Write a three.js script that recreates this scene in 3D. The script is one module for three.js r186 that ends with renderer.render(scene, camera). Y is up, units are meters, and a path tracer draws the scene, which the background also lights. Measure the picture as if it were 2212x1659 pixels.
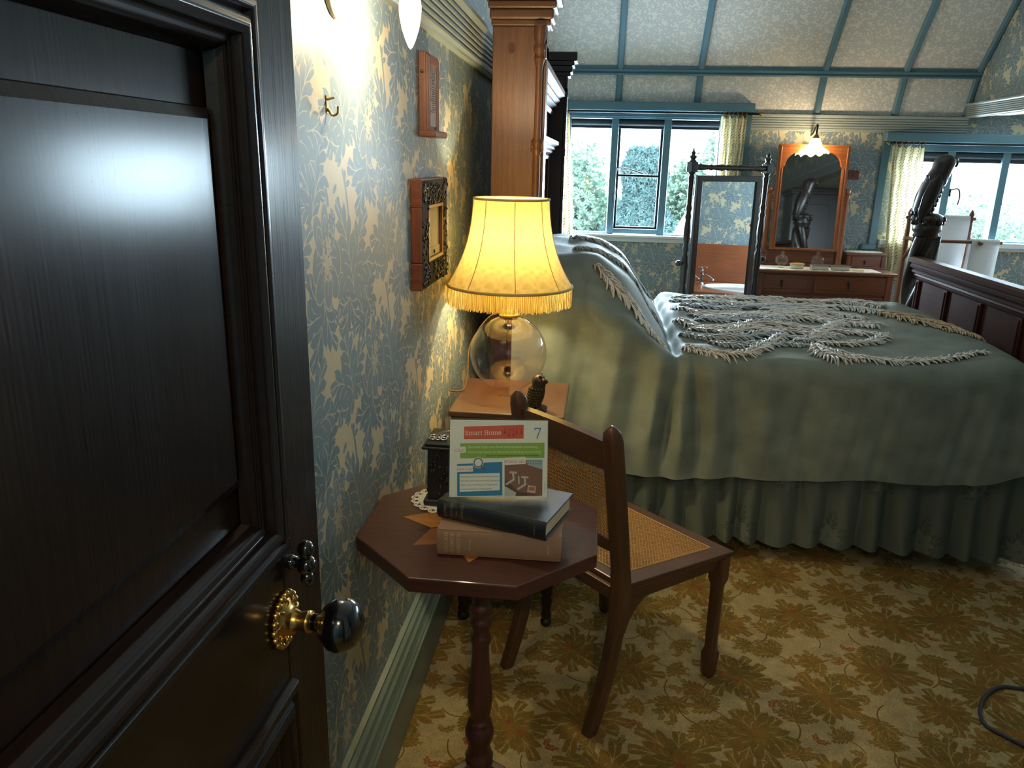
import * as THREE from 'three';
import { RoundedBoxGeometry } from 'three/addons/geometries/RoundedBoxGeometry.js';
import { mergeGeometries, mergeVertices, toCreasedNormals } from 'three/addons/utils/BufferGeometryUtils.js';
import { RectAreaLightUniformsLib } from 'three/addons/lights/RectAreaLightUniformsLib.js';

// ---------------------------------------------------------------- camera, sky, exposure
const scene = new THREE.Scene();
const D2R = Math.PI / 180;
const camera = new THREE.PerspectiveCamera(52.965, 2212 / 1659, 0.03, 200);
camera.position.set(0, 1.6, 0);                                  // standing in the doorway
camera.rotation.set(-16.081 * D2R, 6.174 * D2R, 1.365 * D2R, 'YXZ');
scene.background = new THREE.Color().setRGB(0.70, 0.87, 1.0);   // even white overcast
scene.backgroundIntensity = 9.0;
const renderer = new THREE.WebGLRenderer({ antialias: true });
renderer.toneMapping = THREE.LinearToneMapping;
renderer.toneMappingExposure = 1.55;
renderer.shadowMap.enabled = true;
const BULB = { sconce: 0.44, bedside: 0.80, dresser: 0.28, landing: 2.4 };    // candela-like strengths of the three lamps in the room
// daylight of the overcast sky, one soft light the size of each window, just outside its panes
RectAreaLightUniformsLib.init();
for (const [name, x, y, w, h, power] of [['left_window_daylight', 0.30, 1.46, 1.14, 0.80, 48], ['right_window_daylight', 3.27, 1.38, 2.04, 0.58, 30]]) {
  const l = new THREE.RectAreaLight(new THREE.Color().setRGB(0.68, 0.85, 1.0), power, w, h);
  l.position.set(x, y, -6.53); l.lookAt(x, y, 0); l.name = name; scene.add(l);
}
const WARM = new THREE.Color().setRGB(1.0, 0.88, 0.52);
const WARM_WHITE = new THREE.Color().setRGB(1.0, 0.80, 0.50);

// ---------------------------------------------------------------- helpers
function seeded(a) { return () => { a |= 0; a = a + 0x6D2B79F5 | 0; let t = Math.imul(a ^ a >>> 15, 1 | a); t = t + Math.imul(t ^ t >>> 7, 61 | t) ^ t; return ((t ^ t >>> 14) >>> 0) / 4294967296; }; }
const V = (x, y, z) => new THREE.Vector3(x, y, z);
const lerp = (a, b, t) => a + (b - a) * t, clamp = (x, a = 0, b = 1) => Math.min(b, Math.max(a, x));
const smooth = (a, b, x) => { const t = clamp((x - a) / (b - a)); return t * t * (3 - 2 * t); };
function hash2(x, y, s) { let h = Math.imul(x | 0, 374761393) ^ Math.imul(y | 0, 668265263) ^ Math.imul(s | 0, 2147483647 & 0x5bd1e995); h = Math.imul(h ^ h >>> 13, 1274126177); return ((h ^ h >>> 16) >>> 0) / 4294967296; }
function noiseP(x, y, px, py, s) {                                // value noise that repeats every px, py
  const xi = Math.floor(x), yi = Math.floor(y), fx = x - xi, fy = y - yi, m = (a, n) => ((a % n) + n) % n;
  const u = fx * fx * (3 - 2 * fx), v = fy * fy * (3 - 2 * fy), x0 = m(xi, px), x1 = m(xi + 1, px), y0 = m(yi, py), y1 = m(yi + 1, py);
  return lerp(lerp(hash2(x0, y0, s), hash2(x1, y0, s), u), lerp(hash2(x0, y1, s), hash2(x1, y1, s), u), v);
}
function wobble(t, s) { return noiseP(t, 0.5, 9973, 7, s) * 2 - 1; }
const taken = {};
function numbered(name) { taken[name] = (taken[name] ?? -1) + 1; return taken[name] ? `${name}_${String(taken[name]).padStart(3, '0')}` : name; }
const bases = new WeakMap();
function thing(name, label, category, base = [0, 0, 0], group) {   // parts are given in world metres and kept relative to the base
  const o = new THREE.Group(); o.name = numbered(name); o.position.set(...base); scene.add(o);
  o.userData = { label, category }; if (group) o.userData.group = group;
  bases.set(o, base); return o;
}
function localThing(name, label, category, pos, turnY = 0, group) { // parts are given in the thing's own axes
  const o = thing(name, label, category, pos, group); o.rotation.y = turnY; bases.set(o, [0, 0, 0]); return o;
}
function structure(name, base = [0, 0, 0]) { const o = new THREE.Group(); o.name = name; o.position.set(...base); o.userData = { kind: 'structure' }; scene.add(o); bases.set(o, base); return o; }
function part(parent, name, geo, mat, label) {
  const b = bases.get(parent) ?? [0, 0, 0];
  geo = Array.isArray(geo) ? merge(geo) : geo;
  geo.translate(-b[0], -b[1], -b[2]);
  const m = new THREE.Mesh(geo, mat); m.name = name; m.castShadow = m.receiveShadow = true; parent.add(m); bases.set(m, b);
  if (label) m.userData.label = label;
  return m;
}
function single(name, label, category, geo, mat, base = [0, 0, 0], group) {  // a thing that is one mesh
  geo = Array.isArray(geo) ? merge(geo) : geo; geo.translate(-base[0], -base[1], -base[2]);
  const m = new THREE.Mesh(geo, mat); m.name = numbered(name); m.position.set(...base); m.castShadow = m.receiveShadow = true; scene.add(m);
  m.userData = { label, category }; if (group) m.userData.group = group;
  return m;
}
function solid(name, geo, mat) {                                  // a piece of the room
  geo = Array.isArray(geo) ? merge(geo) : geo;
  const m = new THREE.Mesh(geo, mat); m.name = name; m.castShadow = m.receiveShadow = true; m.userData = { kind: 'structure' }; scene.add(m); return m;
}
function plain(g) {
  g = g.index ? g.toNonIndexed() : g;
  for (const k of Object.keys(g.attributes)) if (!['position', 'normal', 'uv'].includes(k)) g.deleteAttribute(k);
  if (!g.attributes.normal) g.computeVertexNormals();
  if (!g.attributes.uv) g.setAttribute('uv', new THREE.BufferAttribute(new Float32Array(g.attributes.position.count * 2), 2));
  g.morphAttributes = {}; g.clearGroups(); return g;
}
const merge = (list) => mergeGeometries(list.flat(9).map(plain), false);
function uvBox(g, grain = 'x', du = 0, dv = 0) {                  // uv in metres, the grain running along u
  const p = g.attributes.position, n = g.attributes.normal, uv = new Float32Array(p.count * 2), G = { x: 0, y: 1, z: 2 }[grain];
  for (let i = 0; i < p.count; i++) {
    const q = [p.getX(i), p.getY(i), p.getZ(i)], a = [Math.abs(n.getX(i)), Math.abs(n.getY(i)), Math.abs(n.getZ(i))];
    let k = a[0] > a[1] && a[0] > a[2] ? 0 : a[1] > a[2] ? 1 : 2;
    const o = [0, 1, 2].filter((j) => j !== k);
    const [u, v] = k === G ? o : [G, o.find((j) => j !== G)];
    uv[2 * i] = q[u] + du + q[k] * 0.37; uv[2 * i + 1] = q[v] + dv + q[k] * 0.61;
  }
  g.setAttribute('uv', new THREE.BufferAttribute(uv, 2)); return g;
}
function box(x0, x1, y0, y1, z0, z1, r = 0.003, grain = 'x') {    // by its extents, edges rounded
  const w = Math.abs(x1 - x0), h = Math.abs(y1 - y0), d = Math.abs(z1 - z0);
  const rr = Math.min(r, w / 2.01, h / 2.01, d / 2.01);
  const g = rr > 0.0004 ? new RoundedBoxGeometry(w, h, d, 1, rr) : new THREE.BoxGeometry(w, h, d);
  g.translate((x0 + x1) / 2, (y0 + y1) / 2, (z0 + z1) / 2);
  return uvBox(g, grain, x0 * 1.7, z0 * 1.3 + y0);
}
function bar(a, b, w, h, r = 0.002, up = V(0, 1, 0)) {             // a bar from a to b
  const d = b.clone().sub(a), L = d.length(); d.normalize();
  const g = uvBox(new RoundedBoxGeometry(L, h, w, 1, Math.min(r, w / 2.01, h / 2.01)), 'x', a.x, a.y);
  const s = d.clone().cross(up).normalize(), u = s.clone().cross(d).normalize();
  g.applyMatrix4(new THREE.Matrix4().makeBasis(d, u, s)); g.translate((a.x + b.x) / 2, (a.y + b.y) / 2, (a.z + b.z) / 2); return g;
}
function lathe(profile, seg = 24, at = [0, 0, 0]) {
  const g = new THREE.LatheGeometry(profile.map(([r, y]) => new THREE.Vector2(Math.max(r, 1e-5), y)), seg);
  const L = profile[profile.length - 1][1] - profile[0][1], uv = g.attributes.uv;
  for (let i = 0; i < uv.count; i++) { const u = uv.getX(i), v = uv.getY(i); uv.setXY(i, v * Math.abs(L || 0.1), u * 0.2); }
  g.translate(...at); return g;
}
function tube(pts, r, seg = 24, rad = 8, closed = false) {
  const c = new THREE.CatmullRomCurve3(pts.map((p) => p.isVector3 ? p : V(...p)), closed, 'centripetal');
  return new THREE.TubeGeometry(c, seg, r, rad, closed);
}
function capTube(pts, r, seg = 16, rad = 8) {                      // a tube with rounded ends
  const v = pts.map((p) => p.isVector3 ? p : V(...p)), a = new THREE.SphereGeometry(r, rad, 6), b = a.clone();
  a.translate(v[0].x, v[0].y, v[0].z); b.translate(v[v.length - 1].x, v[v.length - 1].y, v[v.length - 1].z);
  return merge([tube(v, r, seg, rad), a, b]);
}
function molding(profile, p0, p1, out, up) {                       // a profile of (out, up) pairs run from p0 to p1
  const s = new THREE.Shape(profile.map(([a, b]) => new THREE.Vector2(a, b)));
  let d = p1.clone().sub(p0), L = d.length(); d.normalize();
  if (out.clone().cross(up).dot(d) < 0) { [p0, p1] = [p1, p0]; d.negate(); }
  const g = new THREE.ExtrudeGeometry(s, { depth: L, bevelEnabled: false, steps: 1, curveSegments: 6 });
  uvBox(g, 'z'); g.applyMatrix4(new THREE.Matrix4().makeBasis(out, up, d)); g.translate(p0.x, p0.y, p0.z); return g;
}
function loft(secs, M = 16, exp = 2) {                              // rings [x, y, z, rx, rz, exponent, turn] up a body, ends closed
  const pos = [], uv = [], idx = []; let run = 0;
  secs.forEach(([x, y, z, rx, rz, e = exp, turn = 0], k) => {
    if (k) run += Math.hypot(x - secs[k - 1][0], y - secs[k - 1][1], z - secs[k - 1][2]);
    for (let i = 0; i <= M; i++) {
      const t = i / M * 2 * Math.PI + Math.PI / M, c = Math.cos(t), s = Math.sin(t);
      const a = rx * Math.sign(c) * Math.abs(c) ** (2 / e), b = rz * Math.sign(s) * Math.abs(s) ** (2 / e), C = Math.cos(turn), S = Math.sin(turn);
      pos.push(x + a * C + b * S, y, z - a * S + b * C); uv.push(run, i / M * (rx + rz) * 3);
    }
  });
  const W = M + 1;
  for (let k = 0; k < secs.length - 1; k++) for (let i = 0; i < M; i++) { const a = k * W + i; idx.push(a, a + W, a + 1, a + 1, a + W, a + W + 1); }
  for (const [k, flip] of [[0, 1], [secs.length - 1, 0]]) {
    const c = pos.length / 3; pos.push(secs[k][0], secs[k][1], secs[k][2]); uv.push(0, 0);
    for (let i = 0; i < M; i++) flip ? idx.push(c, k * W + i, k * W + i + 1) : idx.push(c, k * W + i + 1, k * W + i);
  }
  let g = new THREE.BufferGeometry(); g.setAttribute('position', new THREE.Float32BufferAttribute(pos, 3)); g.setAttribute('uv', new THREE.Float32BufferAttribute(uv, 2)); g.setIndex(idx);
  g = toCreasedNormals(g, 0.7); return g;
}
function sheet(nu, nv, f) {                                         // a curved sheet f(u, v) -> [x, y, z, s, t]
  const pos = [], uv = [], idx = [];
  for (let j = 0; j <= nv; j++) for (let i = 0; i <= nu; i++) { const r = f(i / nu, j / nv); pos.push(r[0], r[1], r[2]); uv.push(r[3] ?? i / nu, r[4] ?? j / nv); }
  for (let j = 0; j < nv; j++) for (let i = 0; i < nu; i++) { const a = j * (nu + 1) + i, b = a + nu + 1; idx.push(a, a + 1, b, a + 1, b + 1, b); }
  const g = new THREE.BufferGeometry(); g.setAttribute('position', new THREE.Float32BufferAttribute(pos, 3)); g.setAttribute('uv', new THREE.Float32BufferAttribute(uv, 2)); g.setIndex(idx); g.computeVertexNormals(); return g;
}
function thick(nu, nv, f, t) {                                      // the same with a back side and edges
  const pos = [], uv = [], idx = [], N = (nu + 1) * (nv + 1), base = sheet(nu, nv, f), p = base.attributes.position, n = base.attributes.normal, q = base.attributes.uv;
  for (const s of [0, -t]) for (let i = 0; i < N; i++) { pos.push(p.getX(i) + n.getX(i) * s, p.getY(i) + n.getY(i) * s, p.getZ(i) + n.getZ(i) * s); uv.push(q.getX(i), q.getY(i)); }
  for (let j = 0; j < nv; j++) for (let i = 0; i < nu; i++) { const a = j * (nu + 1) + i, b = a + nu + 1; idx.push(a, a + 1, b, a + 1, b + 1, b, N + a, N + b, N + a + 1, N + a + 1, N + b, N + b + 1); }
  const edge = (a, b) => idx.push(a, N + a, b, b, N + a, N + b);
  for (let i = 0; i < nu; i++) { edge(i + 1, i); edge(nv * (nu + 1) + i, nv * (nu + 1) + i + 1); }
  for (let j = 0; j < nv; j++) { edge(j * (nu + 1), (j + 1) * (nu + 1)); edge((j + 1) * (nu + 1) + nu, j * (nu + 1) + nu); }
  const g = new THREE.BufferGeometry(); g.setAttribute('position', new THREE.Float32BufferAttribute(pos, 3)); g.setAttribute('uv', new THREE.Float32BufferAttribute(uv, 2)); g.setIndex(idx); return toCreasedNormals(g, 1.0);
}
function outline(pts, depth, bevel = 0.002, curve = 8) {            // an outline in x and y, extruded along z from 0
  const s = pts instanceof THREE.Shape ? pts : new THREE.Shape(pts.map(([a, b]) => new THREE.Vector2(a, b)));
  const g = new THREE.ExtrudeGeometry(s, { depth: depth - 2 * bevel, bevelEnabled: bevel > 0, bevelThickness: bevel, bevelSize: bevel, bevelOffset: -bevel, bevelSegments: 2, curveSegments: curve });
  g.translate(0, 0, bevel); return uvBox(g, 'x');
}
const ball = (x, y, z, r, sy = 1, seg = 14) => { const g = new THREE.SphereGeometry(r, seg, Math.max(6, seg * 0.7 | 0)); g.scale(1, sy, 1); g.translate(x, y, z); return g; };
// ---------------------------------------------------------------- computed textures
function paint(w, h, fn, srgb = true) {
  const c = document.createElement('canvas'); c.width = w; c.height = h; fn(c.getContext('2d'), w, h);
  const t = new THREE.CanvasTexture(c); t.wrapS = t.wrapT = THREE.RepeatWrapping; t.magFilter = THREE.LinearFilter; t.anisotropy = 8;
  if (srgb) t.colorSpace = THREE.SRGBColorSpace; return t;
}
function field(w, h, fn, srgb = true) {
  const d = new Uint8Array(w * h * 4);
  for (let j = 0; j < h; j++) for (let i = 0; i < w; i++) { const r = fn(i, j), k = (j * w + i) * 4; if (typeof r === 'number') d[k] = d[k + 1] = d[k + 2] = clamp(r) * 255; else { d[k] = clamp(r[0]) * 255; d[k + 1] = clamp(r[1]) * 255; d[k + 2] = clamp(r[2]) * 255; } d[k + 3] = 255; }
  const t = new THREE.DataTexture(d, w, h); t.wrapS = t.wrapT = THREE.RepeatWrapping; t.magFilter = THREE.LinearFilter; t.minFilter = THREE.LinearMipmapLinearFilter; t.generateMipmaps = true;
  if (srgb) t.colorSpace = THREE.SRGBColorSpace; t.needsUpdate = true; return t;
}
function sized(t, w, h, ox = 0, oy = 0) { const c = t.clone(); c.repeat.set(1 / w, 1 / h); c.offset.set(ox, oy); c.needsUpdate = true; return c; }

// wood grain: pale streaks along u, tinted by each material's own colour
const grainTex = field(1024, 512, (i, j) => {
  const u = i / 1024, v = j / 512;
  const warp = noiseP(u * 4, v * 6, 4, 6, 3) * 0.10 + noiseP(u * 9, v * 14, 9, 14, 4) * 0.03;
  const rings = 0.5 + 0.5 * Math.sin((v + warp) * 2 * Math.PI * 13);
  const fine = noiseP(u * 14, v * 190, 14, 190, 5), fine2 = noiseP(u * 40, v * 256, 40, 256, 6), blotch = noiseP(u * 5, v * 4, 5, 4, 8);
  const pore = noiseP(u * 60, v * 256, 60, 256, 9) > 0.86 ? 0.10 : 0;
  return 0.68 + 0.06 * rings + 0.12 * fine + 0.06 * fine2 + 0.12 * blotch - pore;
});
const flatGrain = field(512, 512, (i, j) => { const u = i / 512, v = j / 512; return 0.5 + 0.35 * (noiseP(u * 10, v * 120, 10, 120, 15) - 0.5) + 0.4 * (noiseP(u * 6, v * 30, 6, 30, 16) - 0.5); }, false);

function inked(ctx, W, H, draw) { for (const [lx, ly] of [[0, 0], [W / 2, H / 2]]) for (const dx of [-W, 0, W]) for (const dy of [-H, 0, H]) { ctx.save(); ctx.translate(lx + dx, ly + dy); draw(ctx); ctx.restore(); } }

// an acanthus blade: a curved spine with pointed lobes on both sides, pale veins drawn on it
function blade(ctx, x, y, ang, len, wid, curl, leaf, vein, lobes = 6, lw = 2) {
  const N = 24, sp = []; let px = x, py = y, a = ang;
  for (let i = 0; i <= N; i++) { sp.push([px, py, a]); const st = len / N; px += Math.cos(a) * st; py += Math.sin(a) * st; a += curl / N * (0.5 + 1.1 * i / N); }
  const at = (t) => { const f = clamp(t) * N, i = Math.min(N - 1, Math.floor(f)), k = f - i; return [lerp(sp[i][0], sp[i + 1][0], k), lerp(sp[i][1], sp[i + 1][1], k), lerp(sp[i][2], sp[i + 1][2], k)]; };
  const prof = (t) => wid * Math.sin(Math.PI * Math.min(1, 0.12 + t * 0.88) ** 0.85) ** 0.75;
  ctx.fillStyle = leaf; ctx.strokeStyle = leaf; ctx.lineJoin = 'round';
  ctx.beginPath();
  const side = (s) => {
    const pts = [];
    for (let k = 0; k < lobes; k++) {
      const t0 = k / lobes, t1 = (k + 1) / lobes, tm = lerp(t0, t1, 0.55), w = prof(tm);
      const o = (t, d) => { const [qx, qy, qa] = at(t); return [qx + Math.cos(qa + s * Math.PI / 2) * d, qy + Math.sin(qa + s * Math.PI / 2) * d]; };
      pts.push([o(t0, prof(t0) * 0.45), o(lerp(t0, t1, 0.30), w * 0.98), o(Math.min(1, lerp(t0, t1, 0.85)), w * 1.08), o(Math.min(1, lerp(t0, t1, 1.35)), w * 0.80), o(t1, prof(t1) * 0.45)]);
    }
    return pts;
  };
  const L = side(1), Rr = side(-1);
  ctx.moveTo(x, y);
  for (const q of L) { ctx.lineTo(...q[0]); ctx.bezierCurveTo(...q[1], ...q[2], ...q[3]); ctx.quadraticCurveTo(...q[2], ...q[4]); }
  const e = at(1); ctx.lineTo(e[0], e[1]);
  for (const q of Rr.reverse()) { ctx.lineTo(...q[4]); ctx.quadraticCurveTo(...q[2], ...q[3]); ctx.bezierCurveTo(...q[2], ...q[1], ...q[0]); }
  ctx.closePath(); ctx.fill();
  ctx.strokeStyle = vein; ctx.lineWidth = lw; ctx.lineCap = 'round';
  ctx.beginPath(); ctx.moveTo(x, y); for (let i = 1; i <= 20; i++) { const q = at(i / 20 * 0.88); ctx.lineTo(q[0], q[1]); } ctx.stroke();
  ctx.lineWidth = lw * 0.72;
  for (let k = 0; k < lobes; k++) for (const s of [1, -1]) {
    const t0 = (k + 0.05) / lobes, tm = (k + 0.8) / lobes, w = prof(tm) * 0.62, p0 = at(t0), p1 = at(Math.min(1, tm)), p2 = at(Math.min(1, tm + 0.06));
    ctx.beginPath(); ctx.moveTo(p0[0], p0[1]); ctx.quadraticCurveTo(p1[0] + Math.cos(p1[2] + s * 1.57) * w * 0.35, p1[1] + Math.sin(p1[2] + s * 1.57) * w * 0.35, p2[0] + Math.cos(p2[2] + s * 1.57) * w, p2[1] + Math.sin(p2[2] + s * 1.57) * w); ctx.stroke();
  }
}
function curlStroke(ctx, x, y, r, a0, turns, lw, col) {
  ctx.strokeStyle = col; ctx.lineWidth = lw; ctx.lineCap = 'round'; ctx.beginPath();
  for (let i = 0; i <= 26; i++) { const t = i / 26, a = a0 + t * turns, q = r * (1 - 0.78 * t); ctx[i ? 'lineTo' : 'moveTo'](x + Math.cos(a) * q, y + Math.sin(a) * q); }
  ctx.stroke();
}
function blob(ctx, x, y, rx, ry, a, col) { ctx.fillStyle = col; ctx.beginPath(); ctx.ellipse(x, y, rx, ry, a, 0, 7); ctx.fill(); }

// damask wallpaper, 0.60 by 0.545 m with a half drop
const wallpaperTex = paint(1200, 1090, (ctx, w, h) => {
  const paper = '#cbbc9a', leaf = '#7b8b91', dark = '#72838b', vein = '#c9bfa4', pale = '#bab39e', k = 2000;   // 2000 px to the metre
  ctx.fillStyle = paper; ctx.fillRect(0, 0, w, h);
  const millimetres = (fn) => inked(ctx, w, h, (c) => { c.scale(k / 1000, k / 1000); fn(c); });   // y down, the blossom at the origin
  const fan = (c, x, y, col, list) => { for (const [a, L, W, cu, n] of list) blade(c, x, y, a, L, W * 1.06, cu, col, vein, Math.max(3, n - 1), 2.5); };
  millimetres((c) => {                                             // small tendrils, curls and bells on the ground
    for (const [x, y, q, a, tn] of [[66, 118, 15, 0.4, 5], [-92, 70, 14, 2.2, -5], [-62, -96, 13, 1.2, 5], [76, -104, 12, 3, -5], [-150, 110, 13, 0, 5], [206, 132, 12, 2, -5], [-120, -118, 11, 1, 5], [20, 132, 12, 4, 5]]) curlStroke(c, x, y, q, a, tn, 7, dark);
    for (const [x, y, a] of [[88, 134, 0.6], [104, 120, 1.4], [-104, 90, 2.2], [-82, -114, -1], [-52, -126, -0.4], [60, -126, 1], [-176, 124, 0.2], [-160, 138, 1.3], [34, 116, 1.9], [48, 136, 0.8], [-190, 20, 0.9], [-178, 44, 2], [-206, 96, 1], [-14, 130, 0.3], [-40, 126, 1.2], [-100, -140, 0.5]]) { blob(c, x, y, 6.2, 14, a, dark); c.strokeStyle = vein; c.lineWidth = 1.3; c.beginPath(); c.moveTo(x, y); c.lineTo(x + Math.sin(-a) * 10, y + Math.cos(a) * 10); c.stroke(); }
  });
  millimetres((c) => {                                             // sweeping stems and the great fountain of leaves beside each blossom
    c.strokeStyle = leaf; c.lineCap = 'round'; c.lineWidth = 10; c.beginPath(); c.moveTo(150, 190); c.bezierCurveTo(150, 120, 122, 60, 136, -20); c.bezierCurveTo(146, -70, 132, -120, 112, -160); c.stroke();
    c.lineWidth = 7; c.beginPath(); c.moveTo(10, 70); c.bezierCurveTo(20, 130, 60, 165, 150, 175); c.stroke();
    fan(c, 262, 118, dark, [[-1.2, 128, 38, 0.7, 5], [-1.9, 120, 36, -0.6, 5], [0.4, 84, 30, 1.3, 4], [1.3, 70, 26, -1.2, 4]]);
    fan(c, -170, 46, leaf, [[-3.0, 116, 40, -1.5, 5], [2.5, 92, 34, 1.4, 4], [-0.5, 92, 32, 1.3, 4], [-2.4, 156, 48, -1.1, 6], [-1.1, 150, 44, 0.7, 6], [-1.75, 190, 50, -0.5, 7]]);
    fan(c, 160, 84, leaf, [[-3.0, 128, 42, -1.5, 5], [-0.15, 118, 38, 1.5, 5], [-2.45, 176, 52, -1.3, 6], [-0.72, 164, 50, 1.35, 6], [-1.25, 196, 52, 0.75, 7], [-1.85, 214, 54, -0.5, 7]]);
    fan(c, 130, 100, dark, [[1.9, 92, 34, 1.1, 4], [1.1, 96, 34, -1.0, 4], [2.6, 70, 26, 1.4, 4]]);
    fan(c, -26, 88, dark, [[3.3, 108, 38, 1.6, 4], [2.6, 136, 44, 1.2, 5], [1.95, 146, 44, 0.7, 5], [1.25, 124, 38, -0.7, 5]]);
    fan(c, -66, -84, dark, [[-2.6, 84, 30, -1.2, 4], [-1.9, 98, 32, -0.6, 4], [-1.2, 92, 30, 0.7, 4]]);
  });
  millimetres((c) => {                                             // the blossom: broad petals round a pale bunch of stamens
    const r = seeded(77);
    for (const [px, py, rx, ry, a] of [[-50, 10, 27, 40, 0.35], [50, 8, 27, 40, -0.35], [-34, 52, 25, 40, 0.75], [30, 54, 25, 40, -0.7], [0, 66, 22, 36, 0], [-36, -40, 24, 44, -0.5], [28, -46, 22, 44, 0.45], [-4, -62, 19, 40, 0]]) { blob(c, px, py, rx + 2.5, ry + 2.5, a, paper); blob(c, px, py, rx, ry, a, leaf); c.strokeStyle = vein; c.lineWidth = 2.2; c.beginPath(); c.ellipse(px * 0.86, py * 0.86, rx * 0.62, ry * 0.66, a, 3.4, 5.9); c.stroke(); c.beginPath(); c.moveTo(px * 0.5, py * 0.5); c.lineTo(px * 1.15, py * 1.15); c.lineWidth = 1.4; c.stroke(); }
    for (let i = 0; i < 110; i++) { const t = r() * 6.28, q = Math.sqrt(r()); blob(c, Math.cos(t) * q * 30, Math.sin(t) * q * 46 + 2, 2.4 + r() * 2.8, 3.5 + r() * 3.2, r() * 3, r() < 0.74 ? pale : dark); }
    for (let i = 0; i < 46; i++) { const t = r() * 6.28, q = Math.sqrt(r()); blob(c, 34 + Math.cos(t) * q * 26, -62 + Math.sin(t) * q * 30, 1.8 + r() * 2.2, 2.4 + r() * 2.8, r() * 3, r() < 0.45 ? pale : dark); }
  });
});
// ceiling paper: crowded little scrolls
const ceilingTex = paint(1024, 1024, (ctx, w, h) => {
  ctx.fillStyle = '#e2dbd0'; ctx.fillRect(0, 0, w, h);
  const r = seeded(31), put = [];
  for (let t = 0; t < 6000 && put.length < 520; t++) { const x = r() * w, y = r() * h, q = 20 + r() * 24; if (put.every((p) => { let dx = Math.abs(p[0] - x), dy = Math.abs(p[1] - y); dx = Math.min(dx, w - dx); dy = Math.min(dy, h - dy); return Math.hypot(dx, dy * 1.2) > (p[2] + q) * 0.62; })) put.push([x, y, q, r() * 6.28, r()]); }
  for (const [x0, y0, q, a, kind] of put) for (const dx of [-w, 0, w]) for (const dy of [-h, 0, h]) {
    const x = x0 + dx, y = y0 + dy; if (x < -70 || y < -70 || x > w + 70 || y > h + 70) continue;
    const col = '#c8c5bf';
    if (kind < 0.6) { curlStroke(ctx, x, y, q * 0.80, a, 5.2, q * 0.46, col); blob(ctx, x + Math.cos(a + 2.4) * q, y + Math.sin(a + 2.4) * q * 0.8, q * 0.42, q * 0.2, a, col); }
    else { for (let k = 0; k < 5; k++) blob(ctx, x + Math.cos(a + k * 1.256) * q * 0.5, y + Math.sin(a + k * 1.256) * q * 0.5, q * 0.46, q * 0.3, a + k * 1.256, col); blob(ctx, x, y, q * 0.16, q * 0.16, 0, '#e2dbd0'); }
  }
});
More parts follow.
